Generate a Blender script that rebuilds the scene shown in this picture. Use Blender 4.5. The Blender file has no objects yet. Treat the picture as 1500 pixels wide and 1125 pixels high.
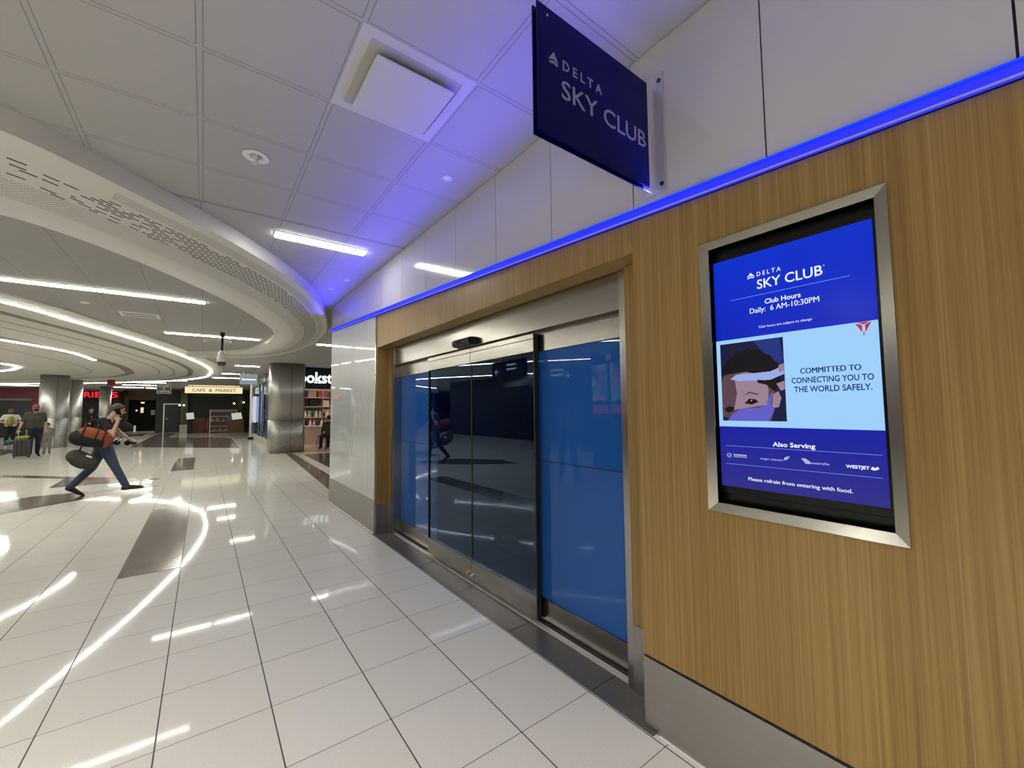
import bpy, bmesh, math, random
from math import sin, cos, pi, radians, sqrt, atan2
from mathutils import Vector, Matrix
random.seed(7)
S = bpy.context.scene
COL = S.collection

# ------------------------------------------------------------------ camera
CAM_H = 1.5066
yaw, pitch, roll = 0.64116, 0.06161, -0.00993
fw = Vector((sin(yaw)*cos(pitch), cos(yaw)*cos(pitch), sin(pitch)))
rt = Vector((cos(yaw), -sin(yaw), 0)); up = rt.cross(fw)
rt2 = rt*cos(roll) + up*sin(roll); up2 = -rt*sin(roll) + up*cos(roll)
cd = bpy.data.cameras.new('camera'); cam = bpy.data.objects.new('camera', cd); COL.objects.link(cam)
M = Matrix((rt2, up2, -fw)).transposed().to_4x4(); M.translation = Vector((0, 0, CAM_H))
cam.matrix_world = M
cd.sensor_fit = 'HORIZONTAL'; cd.sensor_width = 36; cd.lens = 605.13/1500*36
cd.clip_start = .05; cd.clip_end = 200
S.camera = cam

# ------------------------------------------------------------------ world, exposure
W = bpy.data.worlds.new('world'); S.world = W; W.use_nodes = True
W.node_tree.nodes['Background'].inputs[0].default_value = (1, .97, .9, 1)
W.node_tree.nodes['Background'].inputs[1].default_value = .15
S.view_settings.view_transform = 'Standard'
try: S.view_settings.look = 'None'
except Exception: pass
S.view_settings.gamma = 1
S.view_settings.use_curve_mapping = False
S.view_settings.exposure = 0.0
LAMP = 36.0        # emission strength of the ceiling tubes
BLUE = 15.0        # watts of the blue strip
CEIL = 3.296

# the blue LED strip on the sloped ledge throws its light up and outwards on the ceiling
def strip_z(y): return 2.372 + .0655*y
def blue_lamp(y0, y1):
    l = bpy.data.lights.new('led_strip_light', 'AREA'); l.shape = 'RECTANGLE'
    L = y1-y0; l.size = L; l.size_y = .02; l.energy = BLUE*L/4.5; l.color = (.055, .04, 1)
    l.spread = radians(82)
    o = bpy.data.objects.new('led_strip_light', l); COL.objects.link(o)
    ym = (y0+y1)/2
    ax = Vector((0, 1, .0655)).normalized()
    n = Vector((-.60, 0, .80)); n = (n - ax*n.dot(ax)).normalized()
    y_ = (-n).cross(ax)
    m = Matrix((ax, y_, -n)).transposed().to_4x4(); m.translation = Vector((1.715, ym, strip_z(ym)+.075))
    o.matrix_world = m
blue_lamp(-2.5, 2.5); blue_lamp(2.5, 7.4)
# unseen fill lights added near the camera to brighten the floor
for x, y in ((-1.5, -.6), (-2.4, .5), (-2.9, 1.7), (-1.0, -1.9)):
    l = bpy.data.lights.new('unseen_fill_light', 'AREA'); l.shape = 'RECTANGLE'; l.size = 1.5; l.size_y = .3
    l.energy = 50; l.color = (1, .96, .87); l.spread = radians(125)
    o = bpy.data.objects.new('unseen_fill_light', l); COL.objects.link(o); o.location = (x, y, CEIL-.012)

# ------------------------------------------------------------------ materials
MATS = {}
def nodes(name):
    m = bpy.data.materials.new(name); m.use_nodes = True
    nt = m.node_tree; b = nt.nodes['Principled BSDF']; MATS[name] = m
    return m, nt, b
def setp(b, **k):
    al = dict(color='Base Color', rough='Roughness', metal='Metallic', spec='Specular IOR Level', coat='Coat Weight', coatr='Coat Roughness',
              trans='Transmission Weight', emis='Emission Color', es='Emission Strength', alpha='Alpha', ior='IOR')
    for kk, v in k.items():
        if kk in ('color', 'emis') and len(v) == 3: v = (*v, 1)
        b.inputs[al[kk]].default_value = v
def mat(name, color, rough=.5, noise=.0, nscale=30, bump=0, **k):
    if name in MATS: return MATS[name]
    m, nt, b = nodes(name); setp(b, color=color, rough=rough, **k)
    if noise or bump:
        tc = nt.nodes.new('ShaderNodeTexCoord'); n = nt.nodes.new('ShaderNodeTexNoise'); n.inputs['Scale'].default_value = nscale
        n.inputs['Detail'].default_value = 4
        nt.links.new(tc.outputs['Object'], n.inputs['Vector'])
        if noise:
            mx = nt.nodes.new('ShaderNodeMix'); mx.data_type = 'RGBA'
            mx.inputs[6].default_value = (*[c*(1-noise) for c in color[:3]], 1); mx.inputs[7].default_value = (*[min(1, c*(1+noise)) for c in color[:3]], 1)
            nt.links.new(n.outputs['Fac'], mx.inputs[0]); nt.links.new(mx.outputs[2], b.inputs['Base Color'])
        if bump:
            bp = nt.nodes.new('ShaderNodeBump'); bp.inputs['Strength'].default_value = bump; bp.inputs['Distance'].default_value = .01
            nt.links.new(n.outputs['Fac'], bp.inputs['Height']); nt.links.new(bp.outputs['Normal'], b.inputs['Normal'])
    return m
def emit(name, color, s):
    if name in MATS: return MATS[name]
    m, nt, b = nodes(name); setp(b, color=(0.01, .01, .01), rough=.6, emis=color, es=s, spec=.1)
    return m
class N:      # tiny node-maths helper
    def __init__(s, nt): s.nt = nt
    def v(s, x, sock):
        if isinstance(x, (int, float)): sock.default_value = x
        else: s.nt.links.new(x, sock)
    def m(s, op, a, b=0, c=0):
        n = s.nt.nodes.new('ShaderNodeMath'); n.operation = op
        s.v(a, n.inputs[0]); s.v(b, n.inputs[1]); s.v(c, n.inputs[2]); return n.outputs[0]
    def mix(s, f, A, B):
        n = s.nt.nodes.new('ShaderNodeMix'); n.data_type = 'RGBA'; s.v(f, n.inputs[0])
        for x, i in ((A, 6), (B, 7)):
            if isinstance(x, tuple): n.inputs[i].default_value = (*x[:3], 1)
            else: s.nt.links.new(x, n.inputs[i])
        return n.outputs[2]
    def noise(s, vec, scale, detail=3, rough=.5):
        n = s.nt.nodes.new('ShaderNodeTexNoise'); s.v(scale, n.inputs['Scale']); n.inputs['Detail'].default_value = detail
        n.inputs['Roughness'].default_value = rough
        s.nt.links.new(vec, n.inputs['Vector']); return n.outputs['Fac']
    def mapv(s, vec, sc, loc=(0, 0, 0)):
        n = s.nt.nodes.new('ShaderNodeMapping'); n.inputs['Scale'].default_value = sc; n.inputs['Location'].default_value = loc
        s.nt.links.new(vec, n.inputs['Vector']); return n.outputs[0]
    def line(s, co, off, period, halfw):      # 1 near grid line
        t = s.m('DIVIDE', s.m('SUBTRACT', co, off), period)
        fr = s.m('FRACT', s.m('ADD', t, .5)); d = s.m('MULTIPLY', s.m('ABSOLUTE', s.m('SUBTRACT', fr, .5)), period)
        return s.m('LESS_THAN', d, halfw)
def obj_xyz(nt):
    tc = nt.nodes.new('ShaderNodeTexCoord'); sp = nt.nodes.new('ShaderNodeSeparateXYZ'); nt.links.new(tc.outputs['Object'], sp.inputs[0])
    return tc.outputs['Object'], sp.outputs[0], sp.outputs[1], sp.outputs[2]

def floor_mat():
    m, nt, b = nodes('terrazzo_tile'); n = N(nt); co, x, y, z = obj_xyz(nt)
    T = .4565; fx, fy = -.5895, 2.063
    incourse = n.m('MULTIPLY', n.m('GREATER_THAN', y, 11.43), n.m('LESS_THAN', y, 12.34))
    xs = n.m('ADD', x, n.m('MULTIPLY', incourse, T*.5))
    lx = n.line(xs, fx, T, .0032); ly = n.line(y, fy, T*.9965, .0024)
    # terrazzo chips
    f1 = n.noise(co, 150, 2); f2 = n.noise(co, 420, 2); f3 = n.noise(co, 1.3, 2)
    base = n.mix(n.m('MULTIPLY', f1, 1), (.60, .59, .53), (.77, .76, .695))
    dark = n.m('GREATER_THAN', f2, .66)
    base = n.mix(n.m('MULTIPLY', dark, .30), base, (.25, .23, .2))
    light = n.m('LESS_THAN', f2, .36)
    base = n.mix(n.m('MULTIPLY', light, .3), base, (.85, .84, .8))
    # per tile tone
    cell = nt.nodes.new('ShaderNodeTexWhiteNoise'); cell.noise_dimensions = '2D'
    cv = nt.nodes.new('ShaderNodeCombineXYZ')
    nt.links.new(n.m('FLOOR', n.m('DIVIDE', n.m('SUBTRACT', xs, fx), T)), cv.inputs[0])
    nt.links.new(n.m('FLOOR', n.m('DIVIDE', n.m('SUBTRACT', y, fy), T*.9965)), cv.inputs[1])
    nt.links.new(cv.outputs[0], cell.inputs['Vector'])
    base = n.mix(n.m('MULTIPLY', cell.outputs['Value'], .10), base, (.45, .43, .39))
    base = n.mix(n.m('MULTIPLY', f3, .12), base, (.5, .47, .42))
    g = n.mix(n.m('MULTIPLY', ly, .8), base, (.10, .09, .08)); g = n.mix(n.m('MULTIPLY', lx, .92), g, (.045, .042, .04))
    nt.links.new(g, b.inputs['Base Color'])
    rr = n.m('ADD', n.m('MULTIPLY', n.m('POWER', n.noise(co, 38, 2), 3), .28), .012)
    rr = n.m('ADD', rr, n.m('MULTIPLY', n.m('MAXIMUM', lx, ly), .4)); nt.links.new(rr, b.inputs['Roughness'])
    bp = nt.nodes.new('ShaderNodeBump'); bp.inputs['Strength'].default_value = .012; bp.inputs['Distance'].default_value = .01
    nt.links.new(n.noise(co, 7, 2), bp.inputs['Height']); nt.links.new(bp.outputs[0], b.inputs['Normal'])
    setp(b, spec=.055); return m
def ceil_mat():
    m, nt, b = nodes('ceiling_tile'); n = N(nt); co, x, y, z = obj_xyz(nt)
    C = .6096
    near = n.m('LESS_THAN', y, 4.28)
    lx = n.line(x, -.067, C, .0115); ly = n.line(y, 2.4465, C, .0115)
    lxe = n.line(x, -.067, C, .0155); lye = n.line(y, 2.4465, C, .0155)
    a1 = n.m('MULTIPLY', n.m('MAXIMUM', lx, ly), near); a2 = n.m('MULTIPLY', n.m('MAXIMUM', lxe, lye), near)
    edge = n.m('SUBTRACT', a2, a1)
    farx = n.line(x, -.067, C, .006); fary = n.line(y, 4.275, 1.195, .006)
    fl = n.m('MULTIPLY', n.m('MAXIMUM', farx, fary), n.m('SUBTRACT', 1, near))
    border = n.m('LESS_THAN', n.m('ABSOLUTE', n.m('SUBTRACT', y, 4.29)), .022)
    sp = n.noise(co, 260, 2); base = n.mix(sp, (.36, .352, .34), (.49, .482, .465))
    g = n.mix(n.m('MULTIPLY', a1, .30), base, (.40, .39, .38)); g = n.mix(n.m('MULTIPLY', edge, .85), g, (.17, .165, .16))
    g = n.mix(n.m('MULTIPLY', fl, .5), g, (.2, .2, .19)); g = n.mix(n.m('MULTIPLY', border, .65), g, (.25, .25, .24))
    nt.links.new(g, b.inputs['Base Color']); setp(b, rough=.85, spec=.2)
    return m
def wood_mat(name='bamboo_veneer', horiz=False, dark=1.0):
    m, nt, b = nodes(name); n = N(nt); co, x, y, z = obj_xyz(nt)
    lo, hi = (.9, 60) if not horiz else (60, .9)
    v1 = n.mapv(co, (60, 60, .7) if not horiz else (60, .8, 60)); v2 = n.mapv(co, (220, 220, 2.0) if not horiz else (220, 3, 220))
    f1 = n.noise(v1, 1.0, 4, .6); f2 = n.noise(v2, 1.0, 3, .6)
    f3 = n.noise(n.mapv(co, (9, 9, .35) if not horiz else (9, .4, 9)), 1, 3)
    cr = nt.nodes.new('ShaderNodeValToRGB'); e = cr.color_ramp.elements
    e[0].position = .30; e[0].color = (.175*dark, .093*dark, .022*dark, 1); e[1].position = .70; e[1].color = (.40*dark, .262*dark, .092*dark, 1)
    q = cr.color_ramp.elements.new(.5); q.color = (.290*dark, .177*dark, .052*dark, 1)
    t = n.m('ADD', n.m('MULTIPLY', f1, .5), n.m('ADD', n.m('MULTIPLY', f2, .35), n.m('MULTIPLY', f3, .15)))
    nt.links.new(t, cr.inputs[0])
    # veneer leaves: slightly different tone every ~0.2 m, with a thin pale joint
    s = n.m('FLOOR', n.m('DIVIDE', y, .205)); wn = nt.nodes.new('ShaderNodeTexWhiteNoise'); wn.noise_dimensions = '1D'; nt.links.new(s, wn.inputs['W'])
    c = n.mix(n.m('MULTIPLY', wn.outputs['Value'], .14), cr.outputs[0], (.40, .27, .11))
    c = n.mix(n.m('MULTIPLY', n.line(y, 0, .205, .002), .30), c, (.50, .36, .19))
    nt.links.new(c, b.inputs['Base Color']); setp(b, rough=.38, spec=.35)
    return m
def steel_mat(name, col=(.44, .42, .385), rough=.30, axis=2, mottled=0.0, bump=.05):
    m, nt, b = nodes(name); n = N(nt); co, x, y, z = obj_xyz(nt)
    sc = [160, 160, 160]; sc[axis] = 2
    f = n.noise(n.mapv(co, tuple(sc)), 1, 3); f4 = n.noise(co, 1.7, 2)
    c = n.mix(f, tuple(v*.88 for v in col), tuple(min(1, v*1.1) for v in col))
    if mottled:
        w = n.noise(n.mapv(co, (7, 7, 11)), 1, 5, .7)
        c = n.mix(n.m('MULTIPLY', n.m('GREATER_THAN', w, .5), mottled), c, tuple(v*1.5 for v in col))
    nt.links.new(c, b.inputs['Base Color'])
    nt.links.new(n.m('ADD', n.m('MULTIPLY', f4, .12), rough-.06), b.inputs['Roughness'])
    bp = nt.nodes.new('ShaderNodeBump'); bp.inputs['Strength'].default_value = bump; bp.inputs['Distance'].default_value = .002
    nt.links.new(f, bp.inputs['Height']); nt.links.new(bp.outputs[0], b.inputs['Normal'])
    setp(b, metal=1.0); return m
def ribbed_mat():
    m, nt, b = nodes('ribbed_white_glass'); n = N(nt); co, x, y, z = obj_xyz(nt)
    w = n.m('SINE', n.m('MULTIPLY', y, 2*pi/.083)); w2 = n.m('SINE', n.m('MULTIPLY', y, 2*pi/.0277))
    f = n.m('ADD', n.m('MULTIPLY', n.m('ADD', w, 1), .36), n.m('MULTIPLY', n.m('ADD', w2, 1), .14))
    w3 = n.noise(n.mapv(co, (1, 14, 1.2)), 1, 3)
    c = n.mix(f, (.36, .41, .39), (.88, .91, .88)); c = n.mix(n.m('MULTIPLY', w3, .2), c, (.60, .64, .61))
    nt.links.new(c, b.inputs['Base Color']); setp(b, rough=.35, coat=1.0, coatr=.02, spec=.5); return m
def perf_mat():          # the perforated ceiling ring: slots punched in rows, u = metres along, v = 0..1 across
    m, nt, b = nodes('perforated_plaster'); n = N(nt)
    uv = nt.nodes.new('ShaderNodeUVMap'); sp = nt.nodes.new('ShaderNodeSeparateXYZ'); nt.links.new(uv.outputs[0], sp.inputs[0])
    u, v = sp.outputs[0], sp.outputs[1]
    def band(a, b_): return n.m('MULTIPLY', n.m('GREATER_THAN', v, a), n.m('LESS_THAN', v, b_))
    def slots(pv, pu, fv, fu, seed):
        r = n.m('DIVIDE', v, pv); row = n.m('FLOOR', r)
        wn = nt.nodes.new('ShaderNodeTexWhiteNoise'); wn.noise_dimensions = '1D'; nt.links.new(n.m('ADD', row, seed), wn.inputs['W'])
        uu = n.m('ADD', n.m('DIVIDE', u, pu), n.m('MULTIPLY', row, .5))
        col = n.m('FLOOR', uu)
        cv = nt.nodes.new('ShaderNodeCombineXYZ'); nt.links.new(col, cv.inputs[0]); nt.links.new(row, cv.inputs[1])
        w2 = nt.nodes.new('ShaderNodeTexWhiteNoise'); w2.noise_dimensions = '2D'; nt.links.new(cv.outputs[0], w2.inputs['Vector'])
        return n.m('MULTIPLY', n.m('LESS_THAN', n.m('FRACT', r), fv), n.m('LESS_THAN', n.m('FRACT', uu), fu)), w2.outputs['Value']
    def fade(lo, hi):    # density falls off to the band's rims
        mid = (lo+hi)/2; half = (hi-lo)/2
        return n.m('SUBTRACT', 1, n.m('POWER', n.m('ABSOLUTE', n.m('DIVIDE', n.m('SUBTRACT', v, mid), half)), 2.5))
    rim = n.m('GREATER_THAN', v, -.1)
    s1, r1 = slots(.0225, .115, .50, .80, 3); d1 = n.m('MULTIPLY', n.m('MULTIPLY', s1, band(.17, .40)), n.m('LESS_THAN', r1, n.m('MULTIPLY', fade(.15, .42), 1.35)))
    d1 = n.m('MULTIPLY', d1, n.m('LESS_THAN', r1, n.m('DIVIDE', n.m('SUBTRACT', u, 6.9), 1.5)))
    s2, r2 = slots(.0145, .035, .55, .62, 11); d2 = n.m('MULTIPLY', s2, band(.37, .60))
    s3, r3 = slots(.011, .03, .6, .65, 5); d3 = n.m('MULTIPLY', n.m('MULTIPLY', s3, band(.07, .155)), n.m('GREATER_THAN', u, 7.6))
    s4, r4 = slots(.018, .07, .5, .7, 9); d4 = n.m('MULTIPLY', n.m('MULTIPLY', s4, band(.72, .98)), n.m('LESS_THAN', r4, fade(.70, 1.0)))
    d4 = n.m('MULTIPLY', d4, n.m('GREATER_THAN', u, 8.2))
    co = nt.nodes.new('ShaderNodeTexCoord').outputs['Object']
    base = n.mix(n.noise(co, 200, 2), (.60, .59, .55), (.72, .71, .67))
    c = n.mix(n.m('MULTIPLY', d4, .55), base, (.86, .85, .82)); c = n.mix(n.m('MULTIPLY', d2, .60), c, (.17, .17, .16))
    c = n.mix(n.m('MULTIPLY', d3, .65), c, (.13, .13, .13)); c = n.mix(n.m('MULTIPLY', d1, .95), c, (.012, .012, .014))
    nt.links.new(c, b.inputs['Base Color']); setp(b, rough=.55, spec=.4)
    return m
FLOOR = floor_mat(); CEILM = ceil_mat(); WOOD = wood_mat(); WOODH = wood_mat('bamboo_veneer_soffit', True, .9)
STEEL = steel_mat('brushed_steel'); STEELV = steel_mat('brushed_steel_upright', axis=2, rough=.22); STEELH = steel_mat('brushed_steel_rail', (.34, .32, .29), axis=1, rough=.22)
SKIRT = steel_mat('satin_steel_skirting', (.42, .40, .37), .38, 1); PILLAR = steel_mat('pillar_steel', (.46, .455, .435), .42, 2, 0, .02)
EMB = steel_mat('embossed_steel', (.36, .355, .34), .48, 2, .45, .02)
RIB = ribbed_mat(); PERF = perf_mat()
PANEL = mat('white_back_painted_glass', (.56, .55, .54), .10, coat=.6, coatr=.03)
PLASTER = mat('smooth_plaster', (.66, .65, .60), .6, .04, 60)
GROOVE_SHADE = mat('groove_shade', (.22, .22, .19), .6, .3, 40)  # dark bands painted to give the dish grooves their recessed look
BROWN = mat('brown_granite', (.135, .105, .09), .12, .35, 90)
THRESH = mat('dark_threshold_stone', (.10, .096, .092), .22, .2, 60)
BLACK = mat('black_plastic', (.006, .006, .007), .25, spec=.25); BLACKM = mat('matte_black', (.012, .012, .013), .7)
GASKET = mat('rubber_gasket', (.012, .012, .012), .6); WHITE = mat('white_paint', (.78, .77, .75), .4)
ALU = mat('pale_aluminium', (.72, .71, .68), .35, metal=.6)
LIGHT = emit('tube_light', (1, .975, .87), LAMP)
BLUEFILM = mat('blue_film_glass', (.017, .105, .39), .012, spec=.36)
NAVY = mat('navy_acrylic', (.001, .002, .070), .25, spec=.10)
def glass_mat(name, tint, g=.10):
    m = bpy.data.materials.new(name); m.use_nodes = True; nt = m.node_tree; nt.nodes.clear()
    out = nt.nodes.new('ShaderNodeOutputMaterial'); mx = nt.nodes.new('ShaderNodeMixShader'); tr = nt.nodes.new('ShaderNodeBsdfTransparent'); gl = nt.nodes.new('ShaderNodeBsdfGlossy')
    fr = nt.nodes.new('ShaderNodeFresnel'); fr.inputs['IOR'].default_value = 1.55; n = N(nt)
    tr.inputs[0].default_value = (*tint, 1); gl.inputs['Roughness'].default_value = .01; gl.inputs[0].default_value = (.50, .70, 1, 1)
    f = n.m('MINIMUM', n.m('ADD', n.m('MULTIPLY', fr.outputs[0], 1.5), g), 1.0)
    ge = nt.nodes.new('ShaderNodeNewGeometry'); f = n.m('MULTIPLY', f, n.m('SUBTRACT', 1, ge.outputs['Backfacing']))
    nt.links.new(f, mx.inputs[0]); nt.links.new(tr.outputs[0], mx.inputs[1]); nt.links.new(gl.outputs[0], mx.inputs[2]); nt.links.new(mx.outputs[0], out.inputs[0])
    MATS[name] = m; return m
TINT = glass_mat('tinted_door_glass', (.34, .42, .60), .01)
CLEAR = glass_mat('clear_glass', (.85, .9, .9), .03)

# ------------------------------------------------------------------ mesh helpers
class MB:
    def __init__(s): s.v = []; s.f = []; s.sm = []
    def add(s, vs, fs, smooth=False):
        o = len(s.v); s.v += [tuple(v) for v in vs]; s.f += [tuple(i+o for i in f) for f in fs]; s.sm += [smooth]*len(fs); return s
    def box(s, x0, x1, y0, y1, z0, z1, M=None):
        vs = [Vector((x, y, z)) for x in (x0, x1) for y in (y0, y1) for z in (z0, z1)]
        if M: vs = [M @ v for v in vs]
        return s.add(vs, [(0, 1, 3, 2), (4, 6, 7, 5), (0, 4, 5, 1), (2, 3, 7, 6), (0, 2, 6, 4), (1, 5, 7, 3)])
    def prism(s, pts, a0, a1, axis=2):    # polygon (2D) extruded along axis
        n = len(pts)
        def P(p, a):
            if axis == 2: return (p[0], p[1], a)
            if axis == 0: return (a, p[0], p[1])
            return (p[0], a, p[1])
        return s.add([P(p, a0) for p in pts]+[P(p, a1) for p in pts], [tuple(range(n))[::-1], tuple(range(n, 2*n))]+[(i, (i+1) % n, n+(i+1) % n, n+i) for i in range(n)])
    def tube(s, pts, r, n=10, cap=True):
        pts = [Vector(p) for p in pts]; rs = r if isinstance(r, (list, tuple)) else [r]*len(pts); vs = []
        prev = None
        for i, p in enumerate(pts):
            d = (pts[min(i+1, len(pts)-1)] - pts[max(i-1, 0)]).normalized()
            a = prev if prev is not None else (Vector((0, 0, 1)) if abs(d.z) < .9 else Vector((1, 0, 0)))
            a = (a - d*a.dot(d)).normalized(); prev = a; b = d.cross(a)
            vs += [p + (a*cos(2*pi*k/n) + b*sin(2*pi*k/n))*rs[i] for k in range(n)]
        fs = [(i*n+k, i*n+(k+1) % n, (i+1)*n+(k+1) % n, (i+1)*n+k) for i in range(len(pts)-1) for k in range(n)]
        s.add(vs, fs, True)
        if cap: s.add(vs[:n], [tuple(range(n))[::-1]]); s.add(vs[-n:], [tuple(range(n))])
        return s
    def lathe(s, prof, c=(0, 0, 0), n=32, sy=1.0):
        vs = [(c[0]+r*cos(2*pi*k/n), c[1]+r*sy*sin(2*pi*k/n), c[2]+z) for r, z in prof for k in range(n)]
        fs = [(i*n+k, i*n+(k+1) % n, (i+1)*n+(k+1) % n, (i+1)*n+k) for i in range(len(prof)-1) for k in range(n)]
        s.add(vs, fs, True)
        return s
    def ell(s, c, r, M=None, n=16, m=10):
        vs = [Vector((0, 0, -1))]+[Vector((sin(pi*j/m)*cos(2*pi*k/n), sin(pi*j/m)*sin(2*pi*k/n), -cos(pi*j/m))) for j in range(1, m) for k in range(n)]+[Vector((0, 0, 1))]
        vs = [Vector((v.x*r[0], v.y*r[1], v.z*r[2])) for v in vs]
        if M: vs = [M @ v for v in vs]
        vs = [v+Vector(c) for v in vs]; L = len(vs)-1
        fs = [(0, 1+(k+1) % n, 1+k) for k in range(n)]+[(1+(j-1)*n+k, 1+(j-1)*n+(k+1) % n, 1+j*n+(k+1) % n, 1+j*n+k) for j in range(1, m-1) for k in range(n)]
        fs += [(L, 1+(m-2)*n+k, 1+(m-2)*n+(k+1) % n) for k in range(n)]
        return s.add(vs, fs, True)
    def cap(s, p, q, r0, r1, n=14):       # tapered capsule
        p, q = Vector(p), Vector(q); d = (q-p); L = d.length; d.normalize()
        pts = []; rs = []
        for t in (-85, -60, -30): pts.append(p + d*r0*sin(radians(t))); rs.append(r0*cos(radians(t)))
        pts += [p+d*L*k/3 for k in range(4)]; rs += [r0+(r1-r0)*k/3 for k in range(4)]
        for t in (30, 60, 85): pts.append(q + d*r1*sin(radians(t))); rs.append(r1*cos(radians(t)))
        return s.tube(pts, rs, n)
    def build(s, name, m, parent=None, bevel=0, seg=2):
        me = bpy.data.meshes.new(name); me.from_pydata(s.v, [], s.f)
        for p, sm in zip(me.polygons, s.sm): p.use_smooth = sm
        me.materials.append(m if not isinstance(m, str) else MATS[m])
        bm = bmesh.new(); bm.from_mesh(me); bmesh.ops.recalc_face_normals(bm, faces=bm.faces); bm.to_mesh(me); bm.free()
        o = bpy.data.objects.new(name, me); COL.objects.link(o)
        if parent is not None: o.parent = parent
        if bevel:
            b = o.modifiers.new('bevel', 'BEVEL'); b.width = bevel; b.segments = seg; b.limit_method = 'ANGLE'
        return o
def blob(name, mb, m, parent, voxel=.012, smooth=3):     # fuse overlapping volumes into one continuous surface
    o = mb.build(name, m, parent)
    r = o.modifiers.new('fuse', 'REMESH'); r.mode = 'VOXEL'; r.voxel_size = voxel; r.use_smooth_shade = True
    s = o.modifiers.new('smooth', 'SMOOTH'); s.factor = .5; s.iterations = smooth
    return o
def tag(o, label=None, cat=None, group=None, kind=None):
    if label: o['label'] = label
    if cat: o['category'] = cat
    if group: o['group'] = group
    if kind: o['kind'] = kind
    return o
def thing(name, label, cat, loc=(0, 0, 0), rz=0, group=None, kind=None):
    o = bpy.data.objects.new(name, None); COL.objects.link(o); o.location = loc; o.rotation_euler = (0, 0, rz); o.empty_display_size = .1
    return tag(o, label, cat, group, kind)
def struct(o, label=None, cat=None): return tag(o, label, cat, None, 'structure')
def box(name, m, parent, *a, bevel=0): return MB().box(*a).build(name, m, parent, bevel)

def text_verts(s, bold):
    cu = bpy.data.curves.new('t', 'FONT'); cu.body = s; cu.size = 1; cu.offset = bold; cu.resolution_u = 3
    o = bpy.data.objects.new('t', cu); COL.objects.link(o)
    dg = bpy.context.evaluated_depsgraph_get(); dg.update(); me = bpy.data.meshes.new_from_object(o.evaluated_get(dg))
    vs = [v.co.copy() for v in me.vertices]; fs = [tuple(p.vertices) for p in me.polygons]
    bpy.data.objects.remove(o); bpy.data.curves.remove(cu); bpy.data.meshes.remove(me)
    return vs, fs
def text(name, s, m, parent, plane, a0, a1, zb, zc, d, bold=.0, thick=0, tilt=0):
    """plane 'x': on a wall facing -X at x=d, running from y=a0 to y=a1; plane 'y': facing -Y at y=d, from x=a0 to x=a1. zb baseline, zc cap height."""
    dbl = bold if 'm' in s.lower() else 0
    vs, fs = text_verts(s, 0 if dbl else bold); h = [v.y for v in text_verts('H', bold)[0]]; h0, h1 = min(h), max(h)
    x0, x1 = min(v.x for v in vs), max(v.x for v in vs)
    out = []
    for v in vs:
        a = a0+(v.x-x0)/(x1-x0)*(a1-a0); z = zb+(v.y-h0)/(h1-h0)*(zc-zb)
        out.append((d, a, z) if plane == 'x' else (a, d, z))
    mb = MB()
    if dbl:
        for k_ in (-1, 1):
            e_ = k_*dbl*(zc-zb)*1.3; mb.add([(p[0], p[1]+e_, p[2]) if plane == 'x' else (p[0]+e_, p[1]-.0005*k_, p[2]) for p in out], fs)
    if thick:
        n = len(out); ex = Vector((thick, 0, 0)) if plane == 'x' else Vector((0, thick, 0))
        mb.add(out, fs); edges = {}
        for f in fs:
            for i in range(len(f)):
                e = (f[i], f[(i+1) % len(f)]); k = tuple(sorted(e)); edges.setdefault(k, []).append(e)
        back = [tuple(Vector(p)+ex) for p in out]
        side = [(e[0][0], e[0][1], e[0][1]+n, e[0][0]+n) for e in edges.values() if len(e) == 1]
        mb.add(out+back, side)
    else: mb.add(out, fs)
    me = bpy.data.meshes.new(name); me.from_pydata(mb.v, [], mb.f); me.materials.append(m)
    o = bpy.data.objects.new(name, me); COL.objects.link(o); o.parent = parent
    return o
def spline(pts, n=12, closed=False):
    P = [Vector(p) for p in pts]; out = []
    for i in range(len(P)-1):
        p0 = P[max(i-1, 0)]; p1 = P[i]; p2 = P[i+1]; p3 = P[min(i+2, len(P)-1)]
        for k in range(n):
            t = k/n; out.append(.5*((2*p1)+(p2-p0)*t+(2*p0-5*p1+4*p2-p3)*t*t+(3*p1-p0-3*p2+p3)*t**3))
    out.append(P[-1]); return out
def offs(path, d):
    out = []
    for i, p in enumerate(path):
        t = (path[min(i+1, len(path)-1)]-path[max(i-1, 0)]).normalized(); out.append(Vector((p.x - t.y*d, p.y + t.x*d)))
    return out
def ribbon(pa, pb, z0, z1):     # slab between two plan curves
    mb = MB(); n = len(pa)
    vs = [(p.x, p.y, z0) for p in pa]+[(p.x, p.y, z0) for p in pb]+[(p.x, p.y, z1) for p in pa]+[(p.x, p.y, z1) for p in pb]
    fs = []
    for i in range(n-1):
        fs += [(i, i+1, n+i+1, n+i), (2*n+i, 3*n+i, 3*n+i+1, 2*n+i+1), (i, 2*n+i, 2*n+i+1, i+1), (n+i, n+i+1, 3*n+i+1, 3*n+i)]
    fs += [(0, n, 3*n, 2*n), (n-1, 3*n-1, 4*n-1, 2*n-1)]
    return mb.add(vs, fs)

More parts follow.
